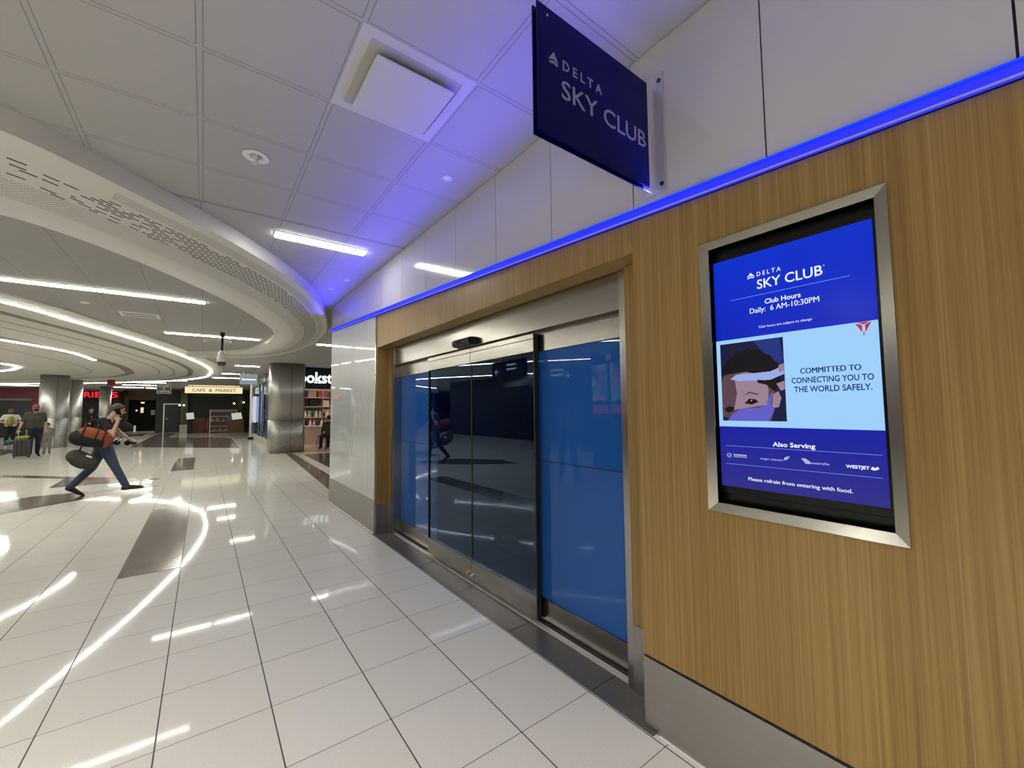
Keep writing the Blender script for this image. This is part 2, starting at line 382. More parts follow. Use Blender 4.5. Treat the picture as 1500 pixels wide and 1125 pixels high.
# ------------------------------------------------------------------ the shell
V2 = lambda l: [Vector(p) for p in l]
struct(box('floor', FLOOR, None, -22, 12, -8, 56, -.1, 0), 'pale speckled terrazzo tile floor of the concourse')
struct(box('ceiling', CEILM, None, -22, 12, -8, 56, CEIL, CEIL+.1), 'white tiled suspended ceiling')
def inlay(name, pts, m=BROWN, z=.003):
    return MB().prism(pts, -.002, z).build(name, m)
i = 0
for label, pts in [
    ('dark brown granite rectangle set in the near floor', [(-.592, 8.57), (-.136, 8.57), (-.136, 5.26), (-.592, 5.26)]),
    ('long brown granite wedge in the floor under the walking man', [(-3.2, 9.2), (-2.41, 9.73), (-1.55, 10.55), (-.69, 11.40), (-2.48, 11.42), (-3.4, 10.2)]),
    ('brown granite blade pointing right behind the walking man', [(-5.6, 18.1), (-3.86, 15.36), (-2.55, 14.04), (-2.48, 12.5), (-.96, 12.46), (-.74, 12.5), (-2.62, 14.49), (-4.03, 16.02), (-5.7, 18.9)]),
    ('small grey granite rectangle in the middle floor', [(-.64, 17.6), (-.17, 17.6), (-.17, 13.93), (-.64, 13.93)]),
    ('big brown granite chevron in front of the cafe', [(-2.56, 24.95), (1.26, 20.94), (1.35, 29.0), (.9, 30.4), (-1.69, 33.04), (-1.6, 39.6), (-2.6, 39.8)]),
    ('small dark granite lozenge before the dark shop', [(-3.8, 36.9), (-3.81, 42.0), (-3.32, 42.0), (-3.17, 36.4)]),
    ('brown granite sliver near the luggage', [(-7.2, 24.2), (-5.94, 23.51), (-5.95, 25.15), (-6.48, 27.36), (-7.6, 28.2)]),
    ('thin granite sliver behind the bags', [(-3.03, 17.68), (-2.92, 18.5), (-2.62, 17.55)]),
    ('grey granite band bordering the bookshop floor', [(2.42, 16.9), (2.64, 16.9), (2.44, 10.6), (2.2, 8.0), (1.95, 8.0)]),
    ('brown granite floor of the bookshop entrance', [(2.86, 16.1), (5.6, 15.9), (5.6, 10.2), (2.7, 10.2)]),
]:
    i += 1; struct(inlay('trim_%d' % i, pts), label)

# right-hand wall: wood, ribbed glass, white panels
WX = 1.73
wall = thing('wall_right', 'club front wall clad in bamboo, ribbed glass and white panels', None, (0, 0, 0), kind='structure')
Y0 = -3.0
def sprism(y0, y1, zb, dz, x0, x1, m, name, parent=wall, bevel=0):   # slab whose top follows the sloped strip
    return MB().prism([(y0, zb), (y1, zb), (y1, strip_z(y1)+dz), (y0, strip_z(y0)+dz)], x0, x1, 0).build(name, m, parent, bevel)
hy0, hy1, hz0, hz1 = .338, .888, 1.113, 2.183
mb = MB()
for (a, b_, zb, zt) in ((Y0, hy0, .334, None), (hy1, 1.28, .334, None)):
    mb.prism([(a, zb), (b_, zb), (b_, strip_z(b_)), (a, strip_z(a))], WX, WX+.07, 0)
mb.prism([(hy0, .334), (hy1, .334), (hy1, hz0), (hy0, hz0)], WX, WX+.07, 0)
mb.prism([(hy0, hz1), (hy1, hz1), (hy1, strip_z(hy1)), (hy0, strip_z(hy0))], WX, WX+.07, 0)
mb.build('wood_cladding', WOOD, wall)
sprism(1.283, 5.165, 2.30, 0, WX+.002, WX+.07, WOOD, 'wood_header')
box('wood_soffit', WOODH, wall, WX+.004, 1.895, 1.28, 5.14, 2.298, 2.33)
box('wood_jamb', WOOD, wall, WX, 1.88, 5.14, 5.165, .34, 2.30)
box('wood_jamb', WOOD, wall, 1.88, 1.90, 5.03, 5.14, .34, 2.30)
box('wood_jamb', WOOD, wall, 1.88, 1.90, 1.28, 1.455, .345, 2.30)
box('wood_jamb', WOOD, wall, WX+.01, 1.88, 1.25, 1.28, .345, 2.30)
sprism(5.20, 6.32, .40, -.004, WX-.004, WX+.05, RIB, 'ribbed_panel')
sprism(6.325, 7.45, .40, -.004, WX-.004, WX+.05, RIB, 'ribbed_panel')
sprism(5.165, 5.20, 0.0, -.006, WX-.008, WX+.06, STEELV, 'edge_trim')
MB().prism([(Y0, strip_z(Y0)+.005), (7.45, strip_z(7.45)+.005), (7.45, CEIL), (Y0, CEIL)], WX+.012, WX+.06, 0).build('panel_backing', GASKET, wall)
ys = [.027+.6205*k for k in range(-5, 13)]
for a, b_ in zip(ys, ys[1:]):
    b2 = min(b_-.003, 7.45)
    if b2 <= a: continue
    MB().prism([(a+.003, strip_z(a)+.03), (b2, strip_z(b2)+.03), (b2, CEIL-.004), (a+.003, CEIL-.004)], WX+.003, WX+.012, 0).build('white_panel', PANEL, wall)
box('return_wall', PANEL, wall, WX, 2.1, 7.40, 7.46, .4, CEIL)
box('core_wall', BLACKM, wall, WX+.08, WX+.12, Y0, 1.2, 0, CEIL); box('core_wall', BLACKM, wall, WX+.08, 2.1, 5.2, 7.4, 0, CEIL)
box('core_wall', BLACKM, wall, WX+.075, 2.1, 1.2, 5.2, 2.34, CEIL)
bb = thing('baseboard_right', 'satin steel skirting along the club wall', None, kind='structure')
box('skirting', SKIRT, bb, WX-.006, WX+.06, Y0, 1.28, 0, .325, bevel=.002)
box('shadow_gap', GASKET, bb, WX+.006, WX+.06, Y0, 1.28, .325, .336)
box('skirting', SKIRT, bb, WX-.012, WX+.06, 5.17, 7.452, 0.012, .398, bevel=.002)
box('sealant', WHITE, bb, WX-.02, WX+.05, 5.18, 7.46, 0, .012)
box('sealant', WHITE, bb, WX-.012, WX+.05, Y0, 1.20, 0, .005)
box('skirting', SKIRT, bb, WX, 1.885, 5.136, 5.165, 0, .35); box('skirting', SKIRT, bb, 1.876, 1.90, 5.03, 5.138, 0, .35)
box('skirting', SKIRT, bb, 1.874, 1.90, 1.28, 1.455, 0, .352)
box('skirting', SKIRT, bb, WX+.005, 2.1, 7.43, 7.462, 0, .398)

led = thing('led_strip', 'glowing blue strip light running up the sloped ledge over the door', 'light', (WX, 0, 2.37))
def lbox(name, m, x0, x1, y0, y1, a, b_, bev=0):
    x0 -= .012; x1 -= .0125
    o = MB().prism([(y0, strip_z(y0)+a), (y1, strip_z(y1)+a), (y1, strip_z(y1)+b_), (y0, strip_z(y0)+b_)], x0, x1, 0).build(name, m, led)
    o.location = (-WX, 0, -2.37); return o
lbox('acrylic_ledge', emit('ledge_glow', (.03, .035, 1), .95), WX-.022, WX+.004, Y0, 7.45, .002, .030)
lbox('led_line', emit('led_blue', (.005, .02, 1), 1.5), WX-.010, WX+.004, Y0, 7.45, .030, .046)
lbox('top_lip', emit('led_cyan', (.01, .06, 1), 1.3), WX-.014, WX-.008, Y0, 7.45, .046, .050)
lbox('edge_glow', emit('ledge_edge_glow', (.4, .4, 1), .5), WX-.024, WX-.020, Y0, 7.45, -.003, .003)  # glow along the ledge's metal edge is painted by emission

# sliding door
door = thing('door_1', 'sliding glass door of the club with blue film side panes', None, kind='structure')
box('threshold', THRESH, door, 1.70, 2.04, 1.22, 5.19, -.01, .004)
for a in (1.6, 2.35, 3.1, 3.85, 4.6): box('joint', GASKET, door, 1.70, 1.905, a, a+.004, .003, .005)
box('floor_track', ALU, door, 1.905, 1.945, 1.50, 4.99, .004, .010)
box('track_slot', GASKET, door, 1.948, 1.962, 1.50, 4.99, .004, .008)
for a in (1.455, 4.985): box('side_post', STEELV, door, 1.885, 2.04, a, a+.045, .004, 2.298, bevel=.002)
box('header_beam', STEELH, door, 1.90, 2.06, 1.50, 4.985, 2.075, 2.297, bevel=.002)
box('header_slot', SKIRT, door, 1.985, 2.06, 1.50, 4.985, 2.00, 2.075)
for a, b_ in ((1.50, 2.42), (3.98, 4.985)):
    p = box('fixed_panel', BLUEFILM, door, 1.990, 2.000, a, b_, .10, 1.98)
    box('rail', STEELH, p, 1.972, 2.02, a, b_, 1.93, 2.062, bevel=.002)
    box('rail', STEELH, p, 1.972, 2.02, a, b_, .012, .168, bevel=.002)
    box('film_seam', BLACKM, p, 1.9892, 1.990, a, b_, 1.128, 1.134)
box('end_stile', GASKET, door, 1.965, 2.01, 2.36, 2.40, .01, 2.06)
for a, b_ in ((2.305, 3.197), (3.203, 4.07)):
    p = box('sliding_panel', TINT, door, 1.934, 1.946, a+.004, b_-.004, .12, 1.98)
    box('rail', STEELH, p, 1.917, 1.962, a, b_, 1.928, 2.022, bevel=.002)
    box('rail', STEELH, p, 1.917, 1.962, a, b_, 2.026, 2.060)
    box('rail', STEELH, p, 1.917, 1.962, a, b_, .030, .188, bevel=.002)
    e = a if a < 3 else b_
    box('stile', GASKET, p, 1.922, 1.960, e-.004 if a < 3 else e-.004, e+.010 if a < 3 else e, .03, 2.06)
    c = b_-.035 if a < 3 else a+.035
    MB().tube([(1.917, c, .075), (1.897, c, .075)], [.013, .012], 14).build('lock_cylinder', ALU, p)
    e2 = b_ if a < 3 else a
    box('meeting_seal', GASKET, p, 1.930, 1.950, e2-.004, e2+.001, .188, 1.928)
sens = MB().prism([(1.90, 2.075), (1.835, 2.085), (1.822, 2.105), (1.826, 2.135), (1.845, 2.148), (1.90, 2.150)], 3.07, 3.37, 1)
s_ = sens.build('door_sensor', BLACK, door, .004)
box('sensor_lens', emit('sensor_lens', (.02, .02, .03), .05), s_, 1.8215, 1.823, 3.20, 3.30, 2.10, 2.13)
# vestibule behind the tinted panels
vest = thing('wall_back', 'dark navy vestibule inside the club door', None, kind='structure')
VN = mat('vestibule_navy', (.03, .075, .20), .5)
box('back_panel', VN, vest, 3.9, 3.95, 1.0, 5.6, 0, 2.4); box('side_panel', VN, vest, 2.06, 3.9, 5.5, 5.55, 0, 2.4); box('side_panel', VN, vest, 2.06, 3.9, 1.0, 1.05, 0, 2.4)
box('lid', VN, vest, 2.06, 3.9, 1.0, 5.6, 2.36, 2.4); box('doormat', mat('vestibule_floor', (.02, .03, .06), .3), vest, 2.04, 3.9, 1.0, 5.6, 0, .01)
box('added_glow_panel', emit('vestibule_fill', (.5, .75, 1), 2.2), vest, 2.6, 3.4, 2.2, 4.2, 2.34, 2.36)  # glowing panel added to lift the navy seen through the door glass
box('inner_post', mat('post_dark', (.05, .07, .12), .3, metal=.5), vest, 3.3, 3.36, 2.7, 2.76, 0, 2.36)

# wall screen
D = thing('display_screen', 'portrait screen in a steel frame showing blue club hours notice on the bamboo wall', 'screen', (WX, .613, 1.077))
def dchild(o): o.location = (-WX, -.613, -1.077); return o
oy0, oy1, oz0, oz1 = .304, .926, 1.077, 2.214
fr = MB()
outer = [(oy0, oz0), (oy1, oz0), (oy1, oz1), (oy0, oz1)]; inner = [(hy0, hz0), (hy1, hz0), (hy1, hz1), (hy0, hz1)]
for k in range(4):
    a, b_, c, d = outer[k], outer[(k+1) % 4], inner[(k+1) % 4], inner[k]
    P = lambda p, x: (x, p[0], p[1])
    xo, xi = WX-.014, WX-.004
    fr.add([P(a, WX), P(b_, WX), P(a, xo), P(b_, xo), P(c, xi), P(d, xi), P(c, WX+.05), P(d, WX+.05)], [(0, 1, 3, 2), (2, 3, 4, 5), (5, 4, 6, 7)])
dchild(fr.build('frame', STEELV, D))
dchild(box('cavity', BLACK, D, WX+.045, WX+.05, hy0-.02, hy1+.02, hz0-.02, hz1+.02))
dchild(box('cavity_side', BLACKM, D, WX, WX+.05, hy0-.012, hy0-.001, hz0, hz1)); dchild(box('cavity_side', BLACKM, D, WX, WX+.05, hy1+.001, hy1+.012, hz0, hz1))
SX = WX+.035
dchild(box('bezel', BLACK, D, SX, SX+.01, .343, .905, 1.150, 2.145, bevel=.002))
def grad_screen():
    m, nt, b = nodes('screen_blue'); n = N(nt); co, x, y, z = obj_xyz(nt)
    t = n.m('DIVIDE', n.m('SUBTRACT', z, 1.18), .95); f = n.noise(n.mapv(co, (1, 5, 3)), 1, 2)
    cr = nt.nodes.new('ShaderNodeValToRGB'); e = cr.color_ramp.elements
    e[0].position = 0; e[0].color = (.030, .025, .22, 1); e[1].position = 1; e[1].color = (.002, .030, .62, 1)
    q = cr.color_ramp.elements.new(.25); q.color = (.012, .016, .34, 1); q2 = cr.color_ramp.elements.new(.66); q2.color = (.002, .016, .50, 1)
    nt.links.new(t, cr.inputs[0]); c = n.mix(n.m('MULTIPLY', f, .25), cr.outputs[0], (.005, .02, .30))
    nt.links.new(c, b.inputs['Emission Color']); setp(b, color=(.003, .003, .006), rough=.2, es=1.05, spec=.12); return m
iy0, iy1 = .354, .892
E1 = SX-.0012
scr = dchild(box('screen', grad_screen(), D, E1, SX, iy0, iy1, 1.180, 2.130))
SB = emit('screen_sky', (.36, .66, 1.0), .95); SW = emit('screen_white', (.80, .88, 1), 1.0); SR = emit('screen_red', (.55, .03, .06), .9); SN = emit('screen_navy_text', (.004, .035, .27), .6)
def sc(name, m, y0, y1, z0, z1, lay=1): return box(name, m, scr, E1-.0006*lay-.0004, E1-.0006*lay, y0, y1, z0, z1)
sc('light_panel', SB, iy0, iy1, 1.427, 1.789, 1)
def stext(s, m, yl, yr, zb, zc, bold=.0, lay=3): return text('lettering', s, m, scr, 'x', yl, yr, zb, zc, E1-.0006*lay, bold)
def spoly(name, pts, m, lay=2):     # (y, z) outline
    return MB().add([(E1-.0006*lay, p[0], p[1]) for p in pts], [tuple(range(len(pts)))]).build(name, m, scr)
# logo mark: a small delta with a notch
def logo(y, z, w, h, m, lay=3):
    L = lambda a, b_: (y-a*w, z+b_*h)
    spoly('logo_mark', [L(0, .28), L(.5, 1), L(.5, .45)], m, lay); spoly('logo_mark', [L(.5, 1), L(1, .28), L(.5, .45)], m, lay)
    spoly('logo_mark', [L(0, .12), L(.5, .30), L(.5, .12), L(.2, 0)], m, lay); spoly('logo_mark', [L(.5, .30), L(1, .12), L(.8, 0), L(.5, .12)], m, lay)
logo(.752, 2.026, .030, .024, SW)
stext('D E L T A', SW, .714, .628, 2.029, 2.046, .012)
stext('SKY CLUB', SW, .715, .496, 1.977, 2.014, .012)
sc('tiny_mark', SW, .490, .493, 2.008, 2.012, 3)
LN = emit('screen_line', (.25, .45, 1), .8)
sc('rule', LN, .42, .82, 1.9525, 1.9540, 2)
stext('Club Hours', SW, .690, .567, 1.912, 1.931, .02)
stext('Daily:  6 AM-10:30PM', SW, .746, .511, 1.883, 1.904, .009)
stext('Club hours are subject to change', SW, .716, .536, 1.820, 1.829, .004)
stext('COMMITTED TO', SN, .581, .405, 1.627, 1.648, .024)
stext('CONNECTING YOU TO', SN, .611, .373, 1.593, 1.614, .018)
stext('THE WORLD SAFELY.', SN, .604, .379, 1.5595, 1.581, .018)
stext('Also Serving', SW, .686, .547, 1.355, 1.372, .025)
sc('rule', LN, .365, .866, 1.3465, 1.3478, 2); sc('rule', LN, .367, .868, 1.2725, 1.2738, 2)
stext('Please refrain from entering with food.', SW, .780, .447, 1.213, 1.227, .02)
# partner marks
SG = emit('screen_grey_text', (.55, .62, .90), .75)
MB().tube([(E1-.0018, .852+.008*cos(a*pi/8), 1.308+.008*sin(a*pi/8)) for a in range(17)], .0012, 6).build('partner_mark', SG, scr)
spoly('partner_mark', [(.857, 1.304), (.850, 1.307), (.846, 1.313), (.852, 1.309)], SG)
for kk in range(5): sc('partner_mark', SG, .834-.0105*kk-.008, .834-.0105*kk, 1.308, 1.3145, 3)
sc('partner_mark', SG, .782, .834, 1.3025, 1.3050, 3)
stext('virgin atlantic', SG, .733, .653, 1.301, 1.309, .01)
spoly('partner_mark', [(.652, 1.306), (.646, 1.317), (.630, 1.322), (.635, 1.312), (.643, 1.306)], SG)
spoly('partner_mark', [(.594, 1.318), (.580, 1.318), (.566, 1.308), (.566, 1.299), (.580, 1.299)], SG)
stext('australia', SG, .566, .508, 1.300, 1.3085, .01)
stext('WESTJET', SW, .462, .399, 1.297, 1.308, .035)
spoly('partner_mark', [(.397, 1.299), (.392, 1.308), (.384, 1.303), (.380, 1.309), (.374, 1.303), (.382, 1.297), (.390, 1.296)], SW)
# red corner emblem
for pts in ([(.414, 1.786), (.396, 1.778), (.396, 1.752)], [(.370, 1.787), (.388, 1.778), (.388, 1.752)], [(.410, 1.788), (.373, 1.788), (.391, 1.779)], [(.395, 1.752), (.389, 1.752), (.392, 1.740)]):
    spoly('red_emblem', pts, SR)
# the inset photograph: a child with a mask having his temperature taken
ph = dict(n=emit('photo_dark', (.010, .010, .055), .8), seat=emit('photo_blue', (.02, .045, .30), .7), hair=emit('photo_hair', (.010, .007, .012), .5), skin=emit('photo_skin', (.40, .26, .36), .8),
          skin2=emit('photo_skin_shade', (.13, .065, .085), .8), mask=emit('photo_mask', (.13, .12, .62), .9), dev=emit('photo_device', (.34, .45, .85), .9), eye=emit('photo_eye', (.015, .008, .012), .5))
px0, px1, pz0, pz1 = .872, .633, 1.451, 1.773
def pp(name, pts, m, lay): return spoly(name, [(px0+(px1-px0)*u, pz0+(pz1-pz0)*v) for u, v in pts], ph[m], lay)
pp('inset_photo', [(0, 0), (1, 0), (1, 1), (0, 1)], 'n', 2)
pp('inset_photo', [(.55, 1), (.95, 1), (1, .75), (.9, .55), (.75, .8)], 'seat', 3)
pp('inset_photo', [(0, .05), (.78, .0), (.86, .25), (.84, .45), (.70, .62), (.40, .66), (.05, .60), (0, .5)], 'skin2', 3)
pp('inset_photo', [(.20, .14), (.74, .20), (.76, .38), (.70, .56), (.45, .62), (.22, .58), (.26, .35)], 'skin', 4)
pp('inset_photo', [(.80, .16), (.90, .17), (.94, .28), (.90, .36), (.82, .32)], 'skin', 5)
hair = [(.0, .58)]+[(.02+.9*k/16, .66+.24*sin(pi*(k+1)/18)+.018*((k*7) % 3-1)) for k in range(17)]+[(.93, .45), (.84, .38), (.76, .42), (.70, .56), (.4, .62), (.12, .60)]
pp('inset_photo', hair, 'hair', 5)
pp('inset_photo', [(.08, .0), (.74, .0), (.84, .14), (.78, .22), (.60, .165), (.32, .155), (.18, .09)], 'mask', 6)
pp('inset_photo', [(.72, .22), (.78, .20), (.82, .34), (.79, .34)], 'mask', 6)
pp('inset_photo', [(.16, .535), (.26, .585), (.80, .60), (1, .66), (1, .56), (.80, .50), (.60, .50), (.30, .505)], 'dev', 7)
pp('inset_photo', [(.92, .66), (1, .69), (1, .60), (.93, .58)], 'skin', 8); pp('inset_photo', [(.88, .45), (1, .48), (1, .38), (.94, .36)], 'skin', 8)
pp('inset_photo', [(.60, .51), (.78, .49), (.90, .42), (.84, .36), (.74, .44), (.60, .47)], 'eye', 8)
pp('inset_photo', [(.38, .22), (.46, .28), (.56, .27), (.60, .235), (.50, .205)], 'eye', 7); pp('inset_photo', [(.04, .15), (.12, .19), (.20, .17), (.20, .13), (.10, .10)], 'eye', 7)
pp('inset_photo', [(.34, .31), (.46, .365), (.60, .34), (.60, .32), (.46, .345)], 'skin2', 7)
pp('inset_photo', [(.485, .26), (.505, .265), (.505, .25), (.485, .245)], 'dev', 9)

# hanging sign
hs = thing('hanging_sign', 'navy projecting club sign with silver letters on a steel bracket', 'sign', (WX, 1.14, 2.55))
def hc(o): o.location = (-WX, -1.14, -2.55); return o
hc(box('plate', NAVY, hs, .990, 1.690, 1.140, 1.148, 2.566, 3.092, bevel=.001))
hc(box('plate', NAVY, hs, .990, 1.690, 1.166, 1.174, 2.566, 3.092, bevel=.001))
hc(box('spacer', ALU, hs, 1.655, 1.688, 1.148, 1.166, 2.60, 3.06))
br = hc(MB().box(1.655, 1.73, 1.1485, 1.1535, 2.55, 3.12).box(1.722, 1.7285, 1.075, 1.185, 2.54, 3.125).build('bracket', ALU, hs, .001))
for a, b_ in ((1.095, 3.09), (1.095, 2.575), (1.168, 2.575), (1.168, 3.09)):
    MB().tube([(1.722, a, b_), (1.7165, a, b_)], [.011, .009], 14).build('bolt', mat('dark_bolt', (.08, .08, .08), .4, metal=1), br)
SIL = mat('silver_letters', (.30, .30, .36), .45, metal=.3)
hc(text('lettering', 'D E L T A', SIL, hs, 'y', 1.121, 1.354, 2.872, 2.912, 1.1375, .005, .0025))
hc(text('lettering', 'SKY CLUB', SIL, hs, 'y', 1.114, 1.666, 2.750, 2.826, 1.1375, .0, .0025))
lm = MB()
def tri(pts): lm.prism(pts, 1.1375, 1.140, 1)
LL = lambda a, b_: (1.046+a*.05, 2.866+b_*.052)
tri([LL(0, .28), LL(.5, .45), LL(.5, 1)]); tri([LL(.5, 1), LL(.5, .45), LL(1, .28)]); tri([LL(0, .12), LL(.2, 0), LL(.5, .12), LL(.5, .30)]); tri([LL(.5, .30), LL(.5, .12), LL(.8, 0), LL(1, .12)])
hc(lm.build('logo_mark', SIL, hs))
MB().tube([(1.04, 1.139, 3.055), (1.04, 1.136, 3.055)], .004, 10).build('pin', ALU, hs).location = (-WX, -1.14, -2.55)

# ------------------------------------------------------------------ things on the ceiling
av = thing('air_diffuser', 'square white air diffuser plate dropped below the ceiling grid', 'vent', (.845, 2.145, CEIL))
ap = MB()
q0 = [(-.305, -.31), (.305, -.31), (.305, .31), (-.305, .31)]; q1 = [(-.25, -.255), (.25, -.255), (.25, .255), (-.25, .255)]
ap.add([(x, y, -.003) for x, y in q0]+[(x, y, -.004) for x, y in q1]+[(x*.9, y*.9, .06) for x, y in q1], [(0, 1, 5, 4), (1, 2, 6, 5), (2, 3, 7, 6), (3, 0, 4, 7), (4, 5, 9, 8), (5, 6, 10, 9), (6, 7, 11, 10), (7, 4, 8, 11)])
ap.add([(x, y, -.003) for x, y in q0]+[(x, y, .0) for x, y in q0], [(0, 1, 5, 4), (1, 2, 6, 5), (2, 3, 7, 6), (3, 0, 4, 7)])
DIFM = mat('diffuser_white', (.56, .55, .54), .45)
ap.build('frame', DIFM, av)
MB().box(-.213, .217, -.222, .210, -.050, -.038).build('plate', DIFM, av, .006)
for a in (-.15, .15): MB().tube([(a, 0, -.04), (a, 0, 0)], .006, 8).build('hanger', WHITE, av)
sp_ = thing('fire_sprinkler', 'sprinkler in a round white cup nearest the camera', 'sprinkler', (.245, 3.30, CEIL))
MB().lathe([(.075, 0), (.085, -.004), (.075, -.010), (.045, -.006), (.040, .0)]).build('escutcheon', WHITE, sp_)
MB().lathe([(.018, 0), (.016, -.025), (.008, -.034), (.006, -.05), (.022, -.052), (.020, -.056), (0, -.056)], n=16).build('nozzle', ALU, sp_)
for k, (x, y, lab) in enumerate([(1.46, 2.76, 'small round white cap on the blue lit tile by the diffuser'), (1.52, 5.78, 'small round cap near the wall beyond the near tube light'), (1.45, 6.34, 'farthest small round cap before the curved ring')]):
    tag(MB().lathe([(0, -.010), (.034, -.010), (.038, -.004), (.038, 0)], (x, y, CEIL), 24).build('round_ceiling_cover', WHITE, None), lab, 'sprinkler', 'caps on the ceiling by the club wall')
for x, y, sx, lab in ((-.975, 10.0, .55, 'ceiling slot vent between the first long tube and the big ring light'), (.235, 12.65, .59, 'ceiling slot vent behind the camera dome pole')):
    v = thing('slot_vent', lab, 'vent', (x, y, CEIL), group='slot vents in the far ceiling')
    MB().box(-sx/2, sx/2, -.22, .22, -.012, 0).build('frame', WHITE, v, .004)
    for b_ in (-.10, .10): MB().box(-sx/2+.05, sx/2-.05, b_-.02, b_+.02, -.016, -.012).build('slot', BLACKM, v)
tag(MB().lathe([(0, -.012), (.10, -.012), (.14, -.006), (.15, 0)], (-2.17, 11.22, CEIL-.03), 28).build('ceiling_speaker', WHITE, None), 'round ceiling speaker just inside the big light ring', 'speaker')
for x, y, lab in ((-4.0, 19.9, 'small round ceiling cap inside the ring left of the short arc light'), (-1.58, 9.36, 'small round ceiling cap between the long tube and the ring light')):
    tag(MB().lathe([(0, -.010), (.05, -.010), (.06, 0)], (x, y, CEIL-(.03 if y > 15 else 0)), 20).build('round_ceiling_cover', WHITE, None), lab, 'sprinkler', 'caps in the far ceiling')

# curved perforated ring
outer = spline(V2([(-7.5, 5.2), (-5.0, 3.9), (-3.2, 3.35), (-2.2, 3.25), (-1.5, 3.36), (-.99, 3.60), (-.70, 3.845), (-.31, 4.24), (.205, 4.79), (.86, 5.73), (1.29, 6.6), (1.60, 7.46), (1.86, 8.4), (2.02, 9.4), (2.08, 10.6), (2.03, 11.8), (1.85, 13.0), (1.45, 14.2), (.85, 15.0), (.1, 15.35), (-.45, 15.35)]), 8)
innr = spline(V2([(-8.5, 7.0), (-6.0, 5.9), (-4.0, 5.35), (-2.8, 5.2), (-2.0, 5.25), (-1.45, 5.40), (-1.16, 5.60), (-.82, 5.98), (-.33, 6.7), (.22, 7.65), (.72, 8.80), (1.05, 9.70), (1.22, 10.5), (1.25, 11.1), (1.22, 11.9), (1.14, 12.7), (1.0, 13.5), (.72, 14.15), (.40, 14.6), (.0, 14.9), (-.4, 15.05)]), 8)
NC = 22; n = len(outer); vs = []; us = [0.0]; fs = []; uvs = []
for k in range(1, n): us.append(us[-1]+(outer[k]-outer[k-1]).length)
mb = MB()
def prof(t):     # height of the soffit across the ring
    return 3.150 - .018*sin(pi*min(1, t*1.1)) + (.075)*max(0, (t-.45)/.55)**2
for k in range(n):
    for j in range(NC+1):
        t = j/NC; p = outer[k].lerp(innr[k], t); g = max(0, (k-118)/(n-1-118))**1.3; vs.append((p.x, p.y, prof(t)*(1-g)+(CEIL-.004)*g))
me = bpy.data.meshes.new('ring_soffit'); fs = [(k*(NC+1)+j, (k+1)*(NC+1)+j, (k+1)*(NC+1)+j+1, k*(NC+1)+j+1) for k in range(n-1) for j in range(NC)]
me.from_pydata(vs, [], fs); uvl = me.uv_layers.new(name='UVMap')
for li, lp in enumerate(me.loops): vi = lp.vertex_index; uvl.data[li].uv = (us[vi//(NC+1)], (vi % (NC+1))/NC)
for p in me.polygons: p.use_smooth = True
me.materials.append(PERF)
ring = thing('trim_11', 'curved white ceiling ring with rows of punched slots', None, kind='structure')
o = bpy.data.objects.new('soffit', me); COL.objects.link(o); o.parent = ring
def curtain(path, z0, z1, name, m, parent, rnd=.0):
    mb = MB(); n = len(path)
    prof_ = [(0, z1), (0, z0+.03), (.006, z0+.012), (.018, z0)] if rnd else [(0, z1), (0, z0)]
    po = [offs(path, d*rnd) if d else path for d, z in prof_]
    vs = [(q.x, q.y, z) for q_, (d, z) in zip(po, prof_) for q in q_]
    fs = [(a*n+k, a*n+k+1, (a+1)*n+k+1, (a+1)*n+k) for a in range(len(prof_)-1) for k in range(n-1)]
    mb.add(vs, fs, True); return mb.build(name, m, parent)
curtain(offs(outer, -.004), 3.149, CEIL, 'outer_lip', PLASTER, ring)
curtain(innr, prof(1.0), CEIL, 'inner_lip', PLASTER, ring)

# the round dish with its light ring
rp = spline(V2([(-9.5, 3.0), (-6.5, 4.6), (-4.2, 7.2), (-2.566, 9.743), (-2.064, 11.003), (-1.327, 13.151), (-.666, 15.651), (-.08, 18.63), (.20, 21.3), (.18, 23.4), (-.05, 25.6), (-1.2, 28.75), (-2.85, 30.8), (-4.996, 33.148), (-8.0, 35.4), (-12.5, 37.6)]), 10)
edge = offs(rp, -.42)
struct(ribbon(edge, [Vector((-14, p.y)) for p in edge], CEIL-.028, CEIL-.001).build('trim_12', PLASTER), 'smooth plaster dish inside the light ring')
for k, (a, b_, m, dz) in enumerate(((.62, .80, GROOVE_SHADE, .004), (1.25, 1.30, GROOVE_SHADE, .002), (1.75, 1.79, GROOVE_SHADE, .002), (2.6, 2.9, GROOVE_SHADE, .003), (3.9, 3.94, GROOVE_SHADE, .002))):
    pa, pb = offs(rp, a), offs(rp, b_)
    keep = [j for j in range(len(rp)) if 20 < j < 138]
    struct(ribbon([pa[j] for j in keep], [pb[j] for j in keep], CEIL-.028-dz, CEIL-.027).build('trim_%d' % (13+k), m), 'concentric groove in the plaster dish, its shade painted as a dark band')
def light_path(name, path, w, label, z=CEIL-.028, h=.022, group=None):
    t = thing(name, label, 'light', (path[0].x, path[0].y, z), group=group)
    a = [Vector((p.x-path[0].x, p.y-path[0].y)) for p in offs(path, -w/2)]; b_ = [Vector((p.x-path[0].x, p.y-path[0].y)) for p in offs(path, w/2)]
    ribbon(offs(a, -.012), offs(b_, .012), -h*.5, 0).build('housing', WHITE, t)
    ribbon(a, b_, -h, -h*.45).build('diffuser', LIGHT, t)
light_path('ring_light', rp, .085, 'big curved ring of white light around the plaster dish')
light_path('arc_light', spline(V2([(-7.2, 9.4), (-5.4, 12.0), (-3.864, 14.827), (-3.28, 16.2), (-3.02, 17.3), (-2.90, 18.9)]), 10), .09, 'short curved arc of light inside the big ring')
